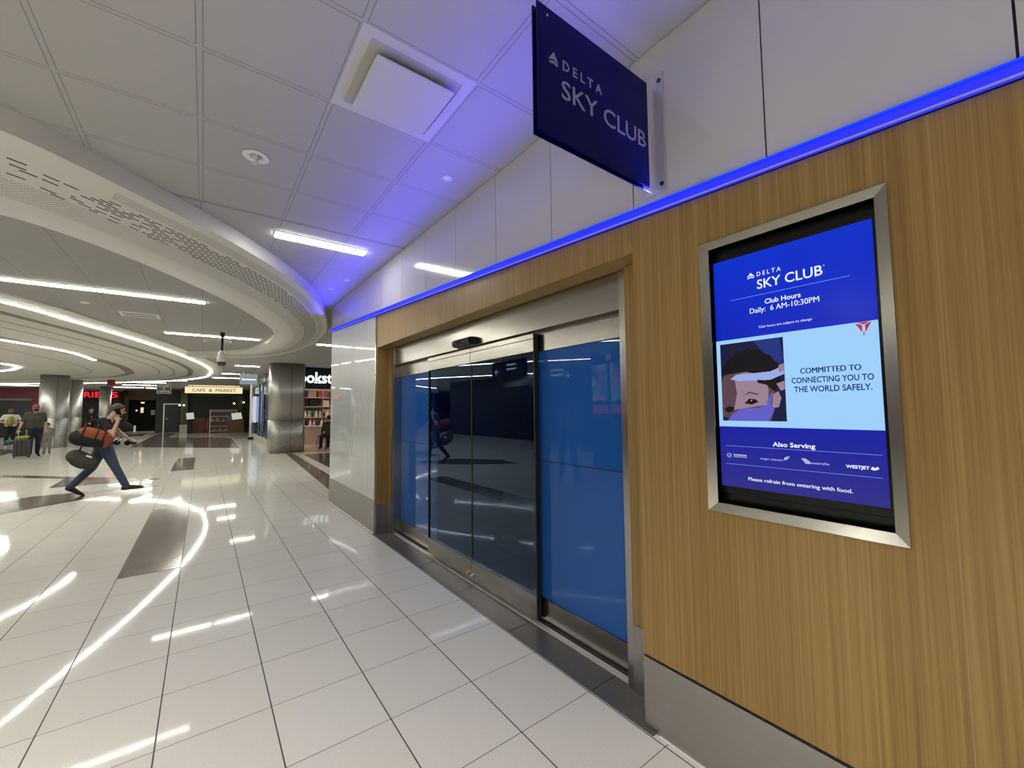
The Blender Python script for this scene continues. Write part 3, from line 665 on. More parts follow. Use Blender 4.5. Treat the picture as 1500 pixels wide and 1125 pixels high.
light_path('arc_light', spline(V2([(-9.6, 14.5), (-7.8, 17.6), (-6.4, 20.0), (-5.72, 21.5), (-5.50, 22.6), (-5.75, 23.8), (-6.5, 25.4), (-8.5, 28.0), (-11, 30)]), 10), .11, 'curled loop of light at the left edge of the ceiling')

def tube_light(x0, x1, y, label, w=.125, z=CEIL, group='straight tube lights', dz=.012):
    t = thing('tube_light', label, 'light', ((x0+x1)/2, y, z), group=group); L = (x1-x0)/2
    MB().box(-L-.012, L+.012, -w/2-.010, w/2+.010, -.008, 0).build('housing', WHITE, t)
    MB().box(-L, L, -w/2, w/2, -.008-dz, -.006).build('diffuser', LIGHT, t)
tube_light(.53, 1.41, 4.65, 'short bright tube light nearest the club wall')
tube_light(-2.9, -.033, 8.28, 'long tube light at the left before the ring light')
tube_light(-.733, 1.056, 11.86, 'tube light crossing behind the camera dome pole')
tube_light(2.38, 4.2, 11.83, 'tube light half hidden behind the ribbed glass wall')
tube_light(.30, .67, 15.3, 'short tube light just right of the camera dome')
tube_light(.93, 1.72, 18.9, 'tube light above the bookshop facade')
tube_light(.55, 1.74, 23.1, 'tube light left of the small hanging shop sign')
tube_light(-.24, 1.48, 26.0, 'long tube light in front of the cafe sign')
tube_light(-2.19, -.805, 29.5, 'tube light ahead of the cafe and news sign')
tube_light(-4.03, -1.85, 32.1, 'far tube light over the dark shop, nearest of its rows')
tube_light(-4.1, -2.49, 35.2, 'far tube light over the dark shop, middle row')
tube_light(-4.9, -3.40, 38.5, 'farthest left tube light before the dark shop'); tube_light(-3.30, -2.76, 38.9, 'farthest short tube light before the dark shop')
tube_light(-9.3, -6.3, 34.4, 'tube light left of the big steel column, nearer row'); tube_light(-10.9, -8.3, 38.3, 'tube light left of the big steel column, far row')
tube_light(-7.75, -7.2, 37.5, 'short tube light beside the big steel column')
tube_light(-5.1, -4.3, 31.0, 'short tube light between the steel columns')
# unseen tubes added outside the frame to brighten the concourse
for x, y, w_ in ((-5.2, -1.5, .2), (-2.4, -3.2, .2), (-3.6, -3.6, .2), (-6.0, 2.2, .2), (-7.2, 6.5, .15), (5.2, 14.5, .13)):
    tube_light(x-.9, x+.9, y, 'unseen tube light added to brighten the concourse', w_)

# camera dome on a pole
cdm = thing('security_camera', 'white dome security camera hanging on a black pole', 'camera', (.295, 11.24, CEIL))
MB().tube([(0, 0, 0), (0, 0, -.43)], .024, 14).build('pole', BLACKM, cdm)
MB().lathe([(.045, 0), (.045, -.10), (.024, -.11)], n=18).build('collar', BLACKM, cdm)
MB().lathe([(.024, -.41), (.040, -.425), (.060, -.46), (.082, -.53), (.094, -.61), (.092, -.665), (.0, -.665)], n=28).build('housing', WHITE, cdm)
MB().lathe([(.080, -.665), (.078, -.70), (.062, -.745), (.03, -.765), (0, -.768)], n=24).build('dome', mat('smoked_dome', (.10, .10, .10), .1), cdm)

# ------------------------------------------------------------------ outer shell of the concourse
GREYW = mat('dim_plaster_wall', (.30, .29, .27), .7); DARKW = mat('dark_wall', (.020, .024, .026), .5); GREENW = mat('olive_wall', (.060, .085, .022), .5)
struct(box('wall_far', GREYW, None, -22, 12, 50, 50.2, 0, CEIL)); struct(box('wall_left', DARKW, None, -9.3, -9.0, -8, 24, 0, CEIL))
struct(box('wall_near', GREYW, None, -9, 1.7, -8.2, -8.0, 0, CEIL)); struct(box('wall_side', GREYW, None, 9, 9.2, 7.5, 50, 0, CEIL))
struct(box('wall_west', GREYW, None, -22, -21.8, 24, 50, 0, CEIL)); struct(box('wall_store', DARKW, None, 2.12, 9.0, 7.46, 7.6, 0, CEIL))
# shuttered unit across the concourse, seen mirrored in the door glass
sh = thing('rolling_shutter', 'dark ribbed rolling shutter across the concourse, mirrored in the door glass', 'shutter', (-8.9, 13, 0))
m_ = MB()
for k in range(26): m_.box(-.05, 0, -4.5, 4.5, .05+.1*k, .14+.1*k)
m_.build('curtain', mat('shutter_slat', (.03, .035, .04), .4, metal=.3), sh); MB().box(-.08, .06, -4.7, 4.7, 2.65, 2.95).build('housing', mat('fascia_grey', (.12, .12, .12), .5), sh)

# steel columns
def column(x, y, r, label, embossed=True):
    t = thing('steel_column', label, 'column', (x, y, 0), group=None)
    MB().lathe([(r, 1.32), (r, CEIL-.03), (r*.97, CEIL-.03), (r*.97, CEIL)], n=48).build('shaft', PILLAR, t)
    MB().lathe([(r*1.004, .0), (r*1.004, 1.32), (r, 1.322)], n=48).build('embossed_base', EMB, t)
    MB().box(-.006, .006, -r-.003, -r+.01, 0, CEIL-.03, Matrix.Rotation(.35, 4, 'Z')).build('seam', GASKET, t)
    return t
column(-5.44, 27.45, .47, 'thick round steel column beside the family with luggage')
column(-5.60, 31.0, .47, 'round steel column partly hidden behind the thick one')
column(-5.14, 37.4, .29, 'slim round steel column behind the red lit letters')
pc = thing('steel_column', 'broad steel clad column with one rounded side in front of the bookshop', 'column', (2.5, 17.65, 0))
def rrect(x0, x1, y0, y1, rl, rr_):
    pts = []
    for cx, cy, a0, r in ((x1-rr_, y1-rr_, 0, rr_), (x0+rl, y1-rl, 90, rl), (x0+rl, y0+rl, 180, rl), (x1-rr_, y0+rr_, 270, rr_)):
        for k in range(9): a = radians(a0+90*k/8); pts.append((cx+r*cos(a), cy+r*sin(a)))
    return pts
def pcol(z0, z1, g, name, m):
    o = MB().prism(rrect(-.56-g, .56+g, -.55-g, .55+g, .30, .12), z0, z1).build(name, m, pc)
    for p in o.data.polygons: p.use_smooth = abs(p.normal.z) < .5
    return o
pcol(1.20, CEIL-.02, 0, 'shaft', PILLAR); pcol(0, 1.20, .004, 'embossed_base', EMB)
MB().box(.09, .102, -.556, -.545, 0, CEIL-.02).build('seam', GASKET, pc)

# bookshop
def lat(x0, x1, y0, y1, z0, z1): return (x0, x1, y0, y1, z0, z1)
bs = thing('shop_fascia', 'black bookshop fascia with big white glowing letters', 'sign', (2.35, 18.3, 2.35))
def bc(o): o.location = (-2.35, -18.3, -2.35); return o
bc(box('fascia_board', BLACKM, bs, 2.35, 8.9, 18.2, 18.4, 2.42, CEIL-.004)); bc(box('fascia_edge', ALU, bs, 2.35, 8.9, 18.17, 18.42, 2.35, 2.42))
GLOW = emit('letter_glow', (.80, .95, 1.0), 2.2)
bl = text('lettering', 'Bookstore', GLOW, bs, 'y', 2.70, 5.02, 2.66, 3.10, 18.17, .018, .02); bc(bl)
sf = MB()     # slab feet that give the k and t their bookish look
for cx, z in ((3.62, 2.655), (3.76, 2.655)): sf.box(cx-.055, cx+.055, 18.168, 18.185, z, z+.035)
bc(sf.build('lettering', GLOW, bs))
shopw = mat('shop_wall_blush', (.50, .36, .31), .6)
iw = thing('wall_shop', 'blush coloured interior walls of the bookshop', None, kind='structure')
box('back_panel', shopw, iw, 2.4, 8.9, 22.4, 22.5, 0, 3.2); box('lid', mat('shop_ceiling', (.5, .48, .45), .7), iw, 2.4, 8.9, 18.4, 22.4, 3.10, 3.2)
struct(box('trim_20', mat('shop_floor_wood', (.52, .36, .24), .25), None, 2.45, 8.9, 16.9, 22.4, -.004, .004), 'warm wooden floor inside the bookshop')
for x in (3.6, 5.4): 
    t = thing('shop_downlight', 'warm ceiling panel light inside the bookshop, %s one' % ('nearer the column' if x < 4 else 'deeper'), 'light', (x, 20.2, 3.10))
    MB().box(-.5, .5, -.25, .25, -.02, 0).build('panel', emit('shop_light', (1, .80, .62), 14), t)
    MB().box(-.52, .52, -.27, .27, -.012, 0).build('frame', WHITE, t)
rack = thing('shelving_unit', 'white wall shelving with boxes at the back of the bookshop', 'shelf', (4.4, 22.1, 0))
for z in (1.30, 1.72, 2.16): MB().box(-.85, 1.6, -.25, .29, z, z+.03).build('shelf_board', WHITE, rack)
for a in (-.87, .3, 1.58): MB().box(a, a+.03, -.22, .29, 1.1, 2.6).build('upright', ALU, rack)
bxm = [mat('box_black', (.015, .015, .018), .4), mat('box_pink', (.55, .34, .30), .5), mat('box_red', (.45, .08, .06), .5), mat('box_teal', (.10, .30, .32), .5), mat('box_white', (.7, .68, .64), .5)]
k = 0
for z, row in ((1.75, ((-.60, .36, .34, 0), (-.10, .40, .32, 0), (.45, .3, .30, 4))), (2.19, ((-.62, .34, .36, 0), (-.18, .36, .36, 1), (.28, .40, .34, 2), (.9, .3, .3, 0))), (1.33, ((-.15, .42, .20, 3), (.5, .3, .28, 1)))):
    for x, w, h, c in row:
        k += 1
        nm = {0: 'black', 1: 'blush pink', 2: 'red', 3: 'teal', 4: 'white'}[c]
        o = MB().box(4.4+x-w/2, 4.4+x+w/2, 21.9, 22.2, z, z+h).build('gift_box', bxm[c], None, .008)
        tag(o, '%s box on the %s shelf of the bookshop, place %d from the left' % (nm, {1.75: 'middle', 2.19: 'top', 1.33: 'lowest'}[z], 1+[r[0] for r in row].index(x)), 'box', 'boxes on the bookshop shelves')
cn = thing('display_counter', 'blush display counter lined with bottles inside the bookshop', 'counter', (4.3, 20.9, 0))
MB().box(-.60, .9, -.3, .3, 0, .82).build('body', mat('counter_blush', (.50, .38, .34), .35), cn, .01)
MB().box(-.64, .94, -.34, .34, .82, .86).build('top', WHITE, cn, .006)
MB().box(-.60, .9, .1, .3, 1.22, 1.25).build('shelf', WHITE, cn); MB().box(-.60, -.57, .1, .3, .86, 1.25).build('post', ALU, cn); MB().box(.87, .9, .1, .3, .86, 1.25).build('post', ALU, cn)
for r_ in range(2):
    for k in range(9):
        z = .86 if r_ == 0 else 1.25; x = 4.3-.52+.16*k; y = 20.75 if r_ == 0 else 21.1
        c = bxm[[0, 4, 1][(k+r_) % 3]]
        o = MB().lathe([(0, 0), (.045, 0), (.048, .02), (.048, .17), (.02, .22), (.018, .27), (.022, .29), (0, .29)], (x, y, z), 12).build('bottle', c, None)
        tag(o, '%s bottle, number %d from the left in the %s row on the bookshop counter' % (['black', 'white', 'pink'][(k+r_) % 3], k+1, ['front', 'raised'][r_]), 'bottle', 'bottles on the bookshop counter')
# glazed side of the bookshop
gf = thing('glass_storefront', 'glazed bookshop side with a navy end panel and steel frames', 'storefront', (2.32, 24, 0))
def gb(name, m, x0, x1, y0, y1, z0, z1, bev=0):
    o = box(name, m, gf, x0, x1, y0, y1, z0, z1, bevel=bev); o.location = (-2.32, -24, 0); return o
NAVYP = mat('navy_panel', (.008, .035, .14), .25); BEIGE = mat('beige_base', (.48, .45, .38), .4)
gb('end_panel', NAVYP, 2.32, 2.44, 20.6, 22.2, .28, 3.22); gb('end_panel', NAVYP, 2.44, 3.4, 20.6, 20.7, .28, 3.22); gb('panel_edge', STEELV, 2.31, 2.36, 22.2, 22.26, .28, 3.24)
gb('base', BEIGE, 2.27, 2.50, 20.55, 28.2, 0, .28, .01)
for z in (1.25, 2.35): gb('panel_joint', ALU, 2.316, 2.32, 20.6, 22.2, z, z+.012)
for a in (23.6, 25.2, 28.0): gb('mullion', STEELV, 2.29, 2.38, a, a+.07, .28, 2.95)
gb('door_leaf', NAVYP, 2.30, 2.36, 24.75, 25.2, .28, 2.6)
gb('head', STEELH, 2.27, 2.45, 22.26, 28.2, 2.9, CEIL-.01)
for a, b_ in ((22.3, 23.6), (23.7, 24.7), (25.3, 28.0)): gb('glazing', CLEAR, 2.33, 2.34, a, b_, .28, 2.9)
gb('inner_screen', mat('inner_grey', (.22, .22, .22), .5), 2.9, 2.95, 22.6, 28, 0, 3.2)
tag(box('window_poster', emit('poster_glow', (.75, .75, .92), .75), None, 2.20, 2.24, 25.5, 27.4, .95, 2.35, bevel=.004), 'tall pale lit poster in the glazed bookshop side', 'poster')
po = thing('slim_post', 'slim white post with a black foot outside the glazed bookshop side', 'post', (2.12, 27.0, 0))
MB().lathe([(.075, .14), (.075, CEIL-.004)], n=20).build('pole', ALU, po); MB().lathe([(0, 0), (.14, 0), (.14, .10), (.09, .14), (.0, .14)], n=20).build('foot', BLACK, po)
ss = thing('hanging_sign', 'small pale square hanging sign with white shop name by the bookshop', 'sign', (1.56, 21.5, 2.72))
MB().box(-.33, .33, -.03, .03, 0, .46).build('panel', emit('pale_sign', (.42, .52, .55), .55), ss, .004)
tx = text('lettering', 'Bookstore', emit('pale_sign_text', (.9, 1, 1), 1.6), ss, 'y', 1.31, 1.83, 2.91, 2.98, 21.465, .03); tx.location = (-1.56, -21.5, -2.72)
for a in (-.2, .2): MB().tube([(a, 0, .46), (a, 0, CEIL-2.72-.004)], .012, 8).build('hanger', ALU, ss)
# chair with a seated person at the bookshop
ch = thing('cafe_chair', 'thin black legged chair at the edge of the ribbed glass wall', 'chair', (4.08, 18.75, 0))
for a, b_ in ((-.2, -.2), (-.2, .2), (.2, -.2), (.2, .2)): MB().tube([(a*.9, b_*.9, .45), (a*1.15, b_*1.1, 0)], .012, 8).build('leg', BLACKM, ch)
MB().box(-.22, .22, -.21, .21, .44, .47).build('seat', BLACKM, ch, .01); MB().box(.19, .22, -.2, .2, .62, .86).build('backrest', BLACKM, ch, .01)
for b_ in (-.18, .18): MB().tube([(.2, b_, .46), (.22, b_, .84)], .010, 8).build('back_post', BLACKM, ch)

# cafe and market
cw = thing('wall_cafe', 'olive green cafe front wall', None, kind='structure')
box('back_panel', GREENW, cw, -1.36, 2.9, 40.0, 40.1, 0, CEIL); box('chalkboard_wall', DARKW, cw, -.90, 1.82, 39.9, 40.0, .3, 2.72)
box('pier', GREENW, cw, -1.36, -.95, 39.2, 40, .62, 3.2); box('pier_base', BEIGE, cw, -1.38, -.86, 39.1, 40, 0, .62); box('pier', GREENW, cw, 2.2, 2.5, 39.2, 40, .3, 3.2)
cs = thing('cafe_sign', 'long cream glowing cafe and market sign', 'sign', (.56, 34, 2.78))
MB().box(-1.56, 1.56, -.05, .10, 0, .42).build('light_box', emit('cream_sign', (1, .86, .52), .95), cs, .01)
tx = text('lettering', 'CAFE  &  MARKET', mat('brown_letters', (.09, .06, .02), .5), cs, 'y', -.62, 1.74, 2.88, 3.08, 33.94, .01); tx.location = (-.56, -34, -2.78)
for k in range(28): MB().ell((-1.35+k*.10, 0, .49), (.028, .028, .028), None, 8, 6).build('bulb', emit('warm_bulb', (1, .83, .40), 3), cs)
MB().box(-1.4, 1.45, -.02, .02, .43, .475).build('bulb_rail', mat('brass', (.4, .3, .1), .4, metal=.6), cs)
for a in (-1.2, 1.2): MB().box(a, a+.04, -.02, .02, .42, CEIL-2.78-.002).build('hanger', BLACKM, cs)
cn2 = thing('hanging_sign', 'dark brown cafe and news hanging sign with pale letters', 'sign', (-1.85, 31, 2.60))
MB().box(-.33, .33, -.04, .04, 0, .54).build('panel', mat('brown_sign', (.02, .014, .01), .4), cn2, .02)
LT = emit('sign_pale_text', (.9, .85, .72), .5)
for s_t, w, z in (('CAFE', .22, .37), ('&', .05, .235), ('NEWS', .24, .08)):
    tx = text('lettering', s_t, LT, cn2, 'y', -1.85-w, -1.85+w, 2.60+z, 2.60+z+.11, 30.955, .0); tx.location = (1.85, -31, -2.60)
for a, b_, c, d in ((-.31, -.295, .02, .52), (.295, .31, .02, .52), (-.31, .31, .02, .035), (-.31, .31, .505, .52)): MB().box(a, b_, -.044, -.040, c, d).build('border_line', LT, cn2)
MB().box(-.02, .02, -.02, .02, .54, CEIL-2.60-.002).build('hanger', BLACKM, cn2)
ch_ = MB(); ch_.tube([(-.2, 39.89, 2.0), (.1, 39.89, 2.2), (.3, 39.89, 2.05), (.6, 39.89, 2.3), (.9, 39.89, 2.1)], .02, 6); ch_.build('chalk_mark', mat('chalk_dust', (.07, .09, .09), .8), cw)
kk = thing('snack_rack', 'wide open snack rack filled with packets in front of the cafe', 'rack', (1.22, 38.0, 0))
MB().box(-.80, .80, .18, .28, 0, 1.72).build('back_board', mat('rack_grey', (.25, .25, .24), .5), kk); MB().box(-.84, -.79, -.2, .28, 0, 1.72).build('side', ALU, kk); MB().box(.79, .84, -.2, .28, 0, 1.72).build('side', ALU, kk)
MB().box(-.80, .80, -.22, -.18, 1.52, 1.72).build('header', mat('rack_header', (.28, .30, .28), .5), kk)
cols = [(.42, .36, .3), (.3, .05, .04), (.5, .47, .42), (.16, .05, .03), (.4, .22, .08), (.10, .10, .13)]
for r_ in range(4):
    z = .12+.36*r_
    MB().box(-.79, .79, -.18, .18, z, z+.03).build('shelf_board', ALU, kk)
    for k in range(9):
        x = 1.22-.70+.175*k; c = cols[(k*5+r_*3+k*r_) % 6] if r_ > 0 else cols[(k*3+1) % 6]
        o = MB().box(x-.065, x+.065, 37.86, 38.06, z+.03, z+.22+.03*((k*7+r_) % 3)).build('snack_packet', mat('packet_%d' % cols.index(c), c, .5), None, .012)
        tag(o, 'snack packet on the cafe rack, shelf %d from the floor, %s' % (r_+1, ['at the left end', 'second from left', 'third from left', 'left of the middle', 'in the middle', 'right of the middle', 'third from right', 'second from right', 'at the right end'][k]), 'packet', 'packets on the cafe snack rack')
def lectern(x, y, w, z, label, base, bw):
    t = thing('menu_stand', label, 'menu stand', (x, y, 0))
    R = Matrix.Rotation(radians(-55), 4, 'X'); T = Matrix.Translation((0, 0, z))
    MB().box(-w/2, w/2, -.27, .27, 0, .02, T @ Matrix.Rotation(radians(58), 4, 'X') @ Matrix.Rotation(.12, 4, 'Z')).build('menu_board', emit('menu_sheet', (.85, .88, .82), .6), t)
    MB().box(-bw/2, bw/2, .05, .40, 0, z-.18).build('base', base, t, .01)
    return t
lectern(-.76, 38.2, .44, 1.26, 'small tilted white menu on a dark stand left of the cafe', BLACKM, .3)
lectern(1.98, 36.6, .62, 1.22, 'larger tilted white menu on a wicker counter right of the cafe', mat('wicker', (.16, .10, .05), .8, .5, 60), .95)
cb = thing('wood_cabinet', 'red brown wooden cabinet below the cafe chalkboard', 'cabinet', (-.28, 39.2, 0))
MB().box(-.42, .42, -.3, .3, 0, 1.15).build('body', mat('cabinet_red', (.11, .035, .015), .35), cb, .01); MB().box(-.45, .45, -.33, .33, 1.15, 1.19).build('top', BLACKM, cb)
for a in (-.21, .21): MB().box(a-.18, a+.18, -.312, -.300, .08, 1.08).build('door', mat('cabinet_door', (.13, .045, .02), .4), cb, .006)
tag(MB().ell((.30, 38.6, .55), (.16, .16, .55)).build('red_bag', mat('red_cloth', (.25, .02, .03), .6), None), 'red hanging bag beside the snack rack', 'bag')
for x, z, lab in ((-1.42, 2.06, 'left'), (-1.18, 2.06, 'second'), (1.92, 2.2, 'third'), (2.55, 2.28, 'right')):
    t = thing('sconce_lamp', 'small bright wall lamp on the cafe front, %s of four' % lab, 'lamp', (x, 39.1, z), group='small lamps on the cafe front')
    MB().ell((0, 0, 0), (.05, .05, .05)).build('bulb', emit('sconce_bulb', (1, .9, .7), 9), t); MB().box(-.02, .02, 0, .12, -.08, -.05).build('bracket', BLACKM, t)
# dark door by the cafe
dd = thing('door_2', 'plain dark grey service door with a pale frame beside the cafe', None, (-2.0, 42.0, 0), kind='structure')
MB().box(-.42, .50, -.04, .04, 0, 2.16).build('leaf', mat('door_slate', (.022, .030, .036), .45), dd); MB().box(-.50, -.42, -.06, .05, 0, 2.24).build('frame', ALU, dd); MB().box(-.42, .55, -.06, .05, 2.16, 2.24).build('frame', ALU, dd)
MB().box(-.33, -.20, -.09, -.05, 1.02, 1.06).build('handle', ALU, dd)
ws = thing('wall_shops', 'far shop fronts', None, kind='structure')
box('dark_front', DARKW, ws, -2.95, -1.36, 42.05, 42.3, 0, CEIL)
OR = mat('amber_front', (.16, .095, .015), .5); BRW = mat('brown_front', (.07, .035, .015), .5)
box('amber_front', OR, ws, -4.75, -2.95, 43.9, 44.1, 2.55, CEIL); box('brown_front', BRW, ws, -5.9, -4.75, 43.8, 44.1, 0, CEIL); box('amber_pier', OR, ws, -4.95, -4.7, 43.7, 43.9, .2, 2.9)
box('dark_opening', BLACKM, ws, -4.75, -2.95, 46.0, 46.1, 0, 2.7); box('dark_lid', BLACKM, ws, -4.75, -2.95, 44.1, 46, 2.55, 2.7); box('pale_kerb', BEIGE, ws, -5.2, -2.6, 43.2, 43.6, 0, .10)
for x, z, s1, s2, col_, st, lab in ((-3.95, 2.35, .10, .05, (1, .55, .2), 3, 'orange ceiling lamp glowing inside the dark shop'), (-3.97, 1.75, .09, .22, (1, .85, .55), .8, 'tall pale display lamp inside the dark shop'), (-3.30, 1.55, .13, .2, (.6, .7, .65), .12, 'dim pale poster inside the dark shop'), (-4.3, 1.72, .05, .05, (1, 1, 1), 1.5, 'tiny white spot of light at the left inside the dark shop')):
    tag(MB().box(x-s1, x+s1, 44.6, 44.65, z-s2, z+s2).build('shop_lamp', emit('lamp_%d' % int(z*100), col_, st), None, .01), lab, 'lamp')
box('red_fascia', mat('red_front', (.16, .008, .012), .4), ws, -17, -8.75, 42.0, 42.2, 2.57, CEIL); box('red_pier', MATS['red_front'], ws, -9.35, -8.7, 41.9, 42.2, 0, 2.57)
m_ = MB()
for k in range(25): m_.box(-17, -9.35, 42.05, 42.08, .1*k, .1*k+.09)
m_.build('shutter', mat('shutter_grey', (.055, .06, .062), .4, metal=.3), ws); box('shutter_rail', GREYW, ws, -17, -9.35, 42.0, 42.1, 2.45, 2.57)
box('dark_front', BLACKM, ws, -8.7, -4.9, 42.2, 42.4, 0, 3.15)
box('fascia_grey', GREYW, ws, -8.7, -4.9, 42.1, 42.3, 3.15, CEIL)
ns = thing('neon_sign', 'red glowing letters on a dark far shop front, partly hidden by a column', 'sign', (-6, 41.9, 2.6))
RED = emit('neon_red', (1, .012, .02), 2.2)
for s_t, a, b_ in (('RIE', -6.85, -6.02), ('S', -5.46, -5.10)):
    tx = text('lettering', s_t, RED, ns, 'y', a, b_, 2.68, 3.06, 41.8, .0, .02); tx.location = (6, -41.9, -2.6)
MB().box(-1.0, 1.0, .0, .1, .0, .55).build('backing', BLACKM, ns)
rc = thing('round_red_sign', 'small round red sign hanging under the ceiling near the slim column', 'sign', (-3.93, 30, 2.98))
MB().lathe([(0, 0), (.15, 0), (.17, .03), (.17, .25), (.15, .28), (0, .28)], n=24).build('drum', mat('red_drum', (.30, .02, .03), .5), rc); MB().tube([(0, 0, .28), (0, 0, CEIL-2.98-.002)], .015, 8).build('hanger', ALU, rc)

# ------------------------------------------------------------------ people
SKIN = mat('skin', (.50, .29, .21), .5, .12, 40); HAIRB = mat('brown_hair', (.075, .045, .022), .7, .4, 120); HAIRK = mat('black_hair', (.008, .007, .007), .7)
def cloth(n, c): return mat(n, c, .85, .18, 35, .25)
NAVYT = cloth('navy_tshirt', (.007, .008, .016)); JEANS = cloth('blue_jeans', (.045, .070, .125)); DJEANS = cloth('dark_jeans', (.010, .014, .030)); SHOEB = cloth('brown_leather', (.050, .020, .014))
GREENT = cloth('green_tshirt', (.050, .056, .038)); BLKC = cloth('black_cloth', (.010, .010, .011)); WHT = cloth('white_cloth', (.60, .60, .56)); CAMO = mat('camouflage_cloth', (.060, .056, .042), .9, .7, 30)
YEL = cloth('yellow_green_cloth', (.28, .28, .05)); GREYC = cloth('grey_print_cloth', (.20, .19, .17)); REDC = cloth('red_cloth_cap', (.25, .05, .05))
def L3(a, b, t): return tuple(a[i]+(b[i]-a[i])*t for i in range(3))
def person(label, loc, rz, J, h=1.75, voxel=.014, shirt=NAVYT, pants=JEANS, shoes=SHOEB, hair=HAIRB, cap=None, mask=None, sleeve=.55, face=(1, 0, 0), grip=(), long_hair=False, group=None, w=1.0):
    t = thing('person', label, 'person', loc, rz, group)
    k = h/1.75
    D0 = dict(head=(.02, 0, 1.635), neck=(0, 0, 1.47), chest=(0, 0, 1.27), pelvis=(0, 0, .96), shR=(0, -.185, 1.43), shL=(0, .185, 1.43), elR=(-.02, -.24, 1.14), elL=(-.02, .24, 1.14), wrR=(.06, -.24, .90), wrL=(.06, .24, .90),
              hiR=(0, -.09, .93), hiL=(0, .09, .93), knR=(.03, -.10, .50), knL=(.03, .10, .50), anR=(0, -.10, .09), anL=(0, .10, .09), toR=(.17, -.12, .035), toL=(.17, .12, .035), hdR=None, hdL=None)
    D0.update(J)
    P = {a: (tuple(c*k for c in b) if b else None) for a, b in D0.items()}
    V = lambda a: Vector(P[a])
    f = Vector(face).normalized(); hd = V('head'); sd = Vector((0, 0, 1)).cross(f).normalized(); upv = f.cross(sd)
    Mh = Matrix((f, sd, upv)).transposed().to_4x4()
    b = MB(); H = lambda x, y, z: tuple(hd + (f*x+sd*y+upv*z)*k)
    b.ell(hd, (.095*k, .075*k, .105*k), Mh); b.ell(H(.030, 0, -.055), (.062*k, .056*k, .062*k), Mh)
    b.cap(H(.088, 0, .005), H(.112, 0, -.028), .011*k, .015*k, 8)                       # nose
    b.cap(H(.080, -.018, -.068), H(.080, .018, -.068), .010*k, .010*k, 8)               # lips
    b.cap(H(.078, -.04, .022), H(.078, .04, .022), .013*k, .013*k, 8)                   # brow
    for sg in (-1, 1): b.ell(H(-.005, sg*.077, -.012), (.020*k, .010*k, .032*k), Mh, 10, 8)
    b.cap(V('neck')-Vector((0, 0, .05*k)), H(-.015, 0, -.05), .058*k, .052*k)
    b.cap(V('pelvis'), V('chest'), .095*k*w, .105*k*w)
    for sx, sg in (('R', -1), ('L', 1)):
        b.cap(V('neck')-Vector((0, 0, .04*k)), V('sh'+sx), .05*k, .055*k); b.cap(V('sh'+sx), V('el'+sx), .050*k, .038*k); b.cap(V('el'+sx), V('wr'+sx), .038*k, .026*k)
        b.cap(V('hi'+sx), V('kn'+sx), .075*k, .052*k); b.cap(V('kn'+sx), V('an'+sx), .052*k, .035*k); b.cap(V('an'+sx), V('to'+sx), .035*k, .025*k)
        # hand: palm, four fingers of different lengths, thumb from the side of the palm
        wr, el = V('wr'+sx), V('el'+sx); d = (Vector(P['hd'+sx])-wr).normalized() if P['hd'+sx] else (wr-el).normalized()
        q = d.cross(Vector((0, 0, 1)) if abs(d.z) < .8 else Vector((1, 0, 0))).normalized(); r = d.cross(q).normalized()
        if sx in grip: q, r = r, q
        b.cap(wr, wr+d*.07*k, .024*k, .032*k, 10)
        cur = -r if grip else r
        for i, ln in enumerate((.066, .076, .070, .054)):
            base = wr+d*.080*k+q*(i-1.5)*.021*k; kn_ = base+(d*.8+cur*.35).normalized()*ln*.5*k; tip = kn_+(d*.45+cur*.8).normalized()*ln*.5*k
            b.cap(base-d*.02*k, kn_, .0095*k, .009*k, 8); b.cap(kn_, tip, .009*k, .008*k, 8)
        tb = wr+d*.030*k+q*-.028*k; b.cap(tb, tb+(d*.6-q*.8).normalized()*.035*k, .012*k, .010*k, 8); b.cap(tb+(d*.6-q*.8).normalized()*.035*k, tb+(d*1.2-q*.9+cur*.4).normalized()*.062*k, .010*k, .008*k, 8)
    blob('body', b, SKIN, t, voxel*.62, 2)
    for sg in (-1, 1):
        MB().ell(H(.082, sg*.030, .004), (.010*k, .013*k, .008*k), Mh, 10, 8).build('eye', BLACK, t)
        MB().cap(H(.092, sg*.018, .028), H(.086, sg*.046, .029), .004*k, .003*k, 6).build('eyebrow', hair, t)
    # shirt
    c = MB(); tw = .118*k*w
    pv, chs, nk = V('pelvis'), V('chest'), V('neck')
    for a in (-1, 1):
        o_ = sdv = Vector((0, a*.062*k, 0)); c.cap(pv+o_+Vector((0, 0, .02*k)), chs+o_*1.15, tw*.98, tw*1.02)
        c.cap(chs+o_, (V('shR') if a < 0 else V('shL'))*.45+nk*.55-Vector((0, 0, .05*k)), tw, .075*k)
    c.cap(V('shR')+Vector((0, .01, 0)), V('shL')-Vector((0, .01, 0)), .072*k, .072*k)
    for sx in 'RL':
        sh_, el_ = V('sh'+sx), V('el'+sx); c.cap(sh_, sh_.lerp(el_, sleeve if sleeve <= 1 else 1), .072*k, .060*k if sleeve < 1 else .050*k)
        if sleeve > 1: c.cap(el_, el_.lerp(V('wr'+sx), sleeve-1), .050*k, .040*k)
    blob('shirt', c, shirt, t, voxel)
    p_ = MB()
    for sx in 'RL':
        p_.cap(V('hi'+sx)+Vector((0, 0, .02*k)), V('kn'+sx), .100*k*w, .070*k); p_.cap(V('kn'+sx), V('an'+sx)+Vector((0, 0, .01*k)), .070*k, .058*k)
    p_.cap(pv+Vector((0, -.05*k, 0)), pv+Vector((0, .05*k, 0)), .115*k*w, .115*k*w)
    blob('trousers', p_, pants, t, voxel)
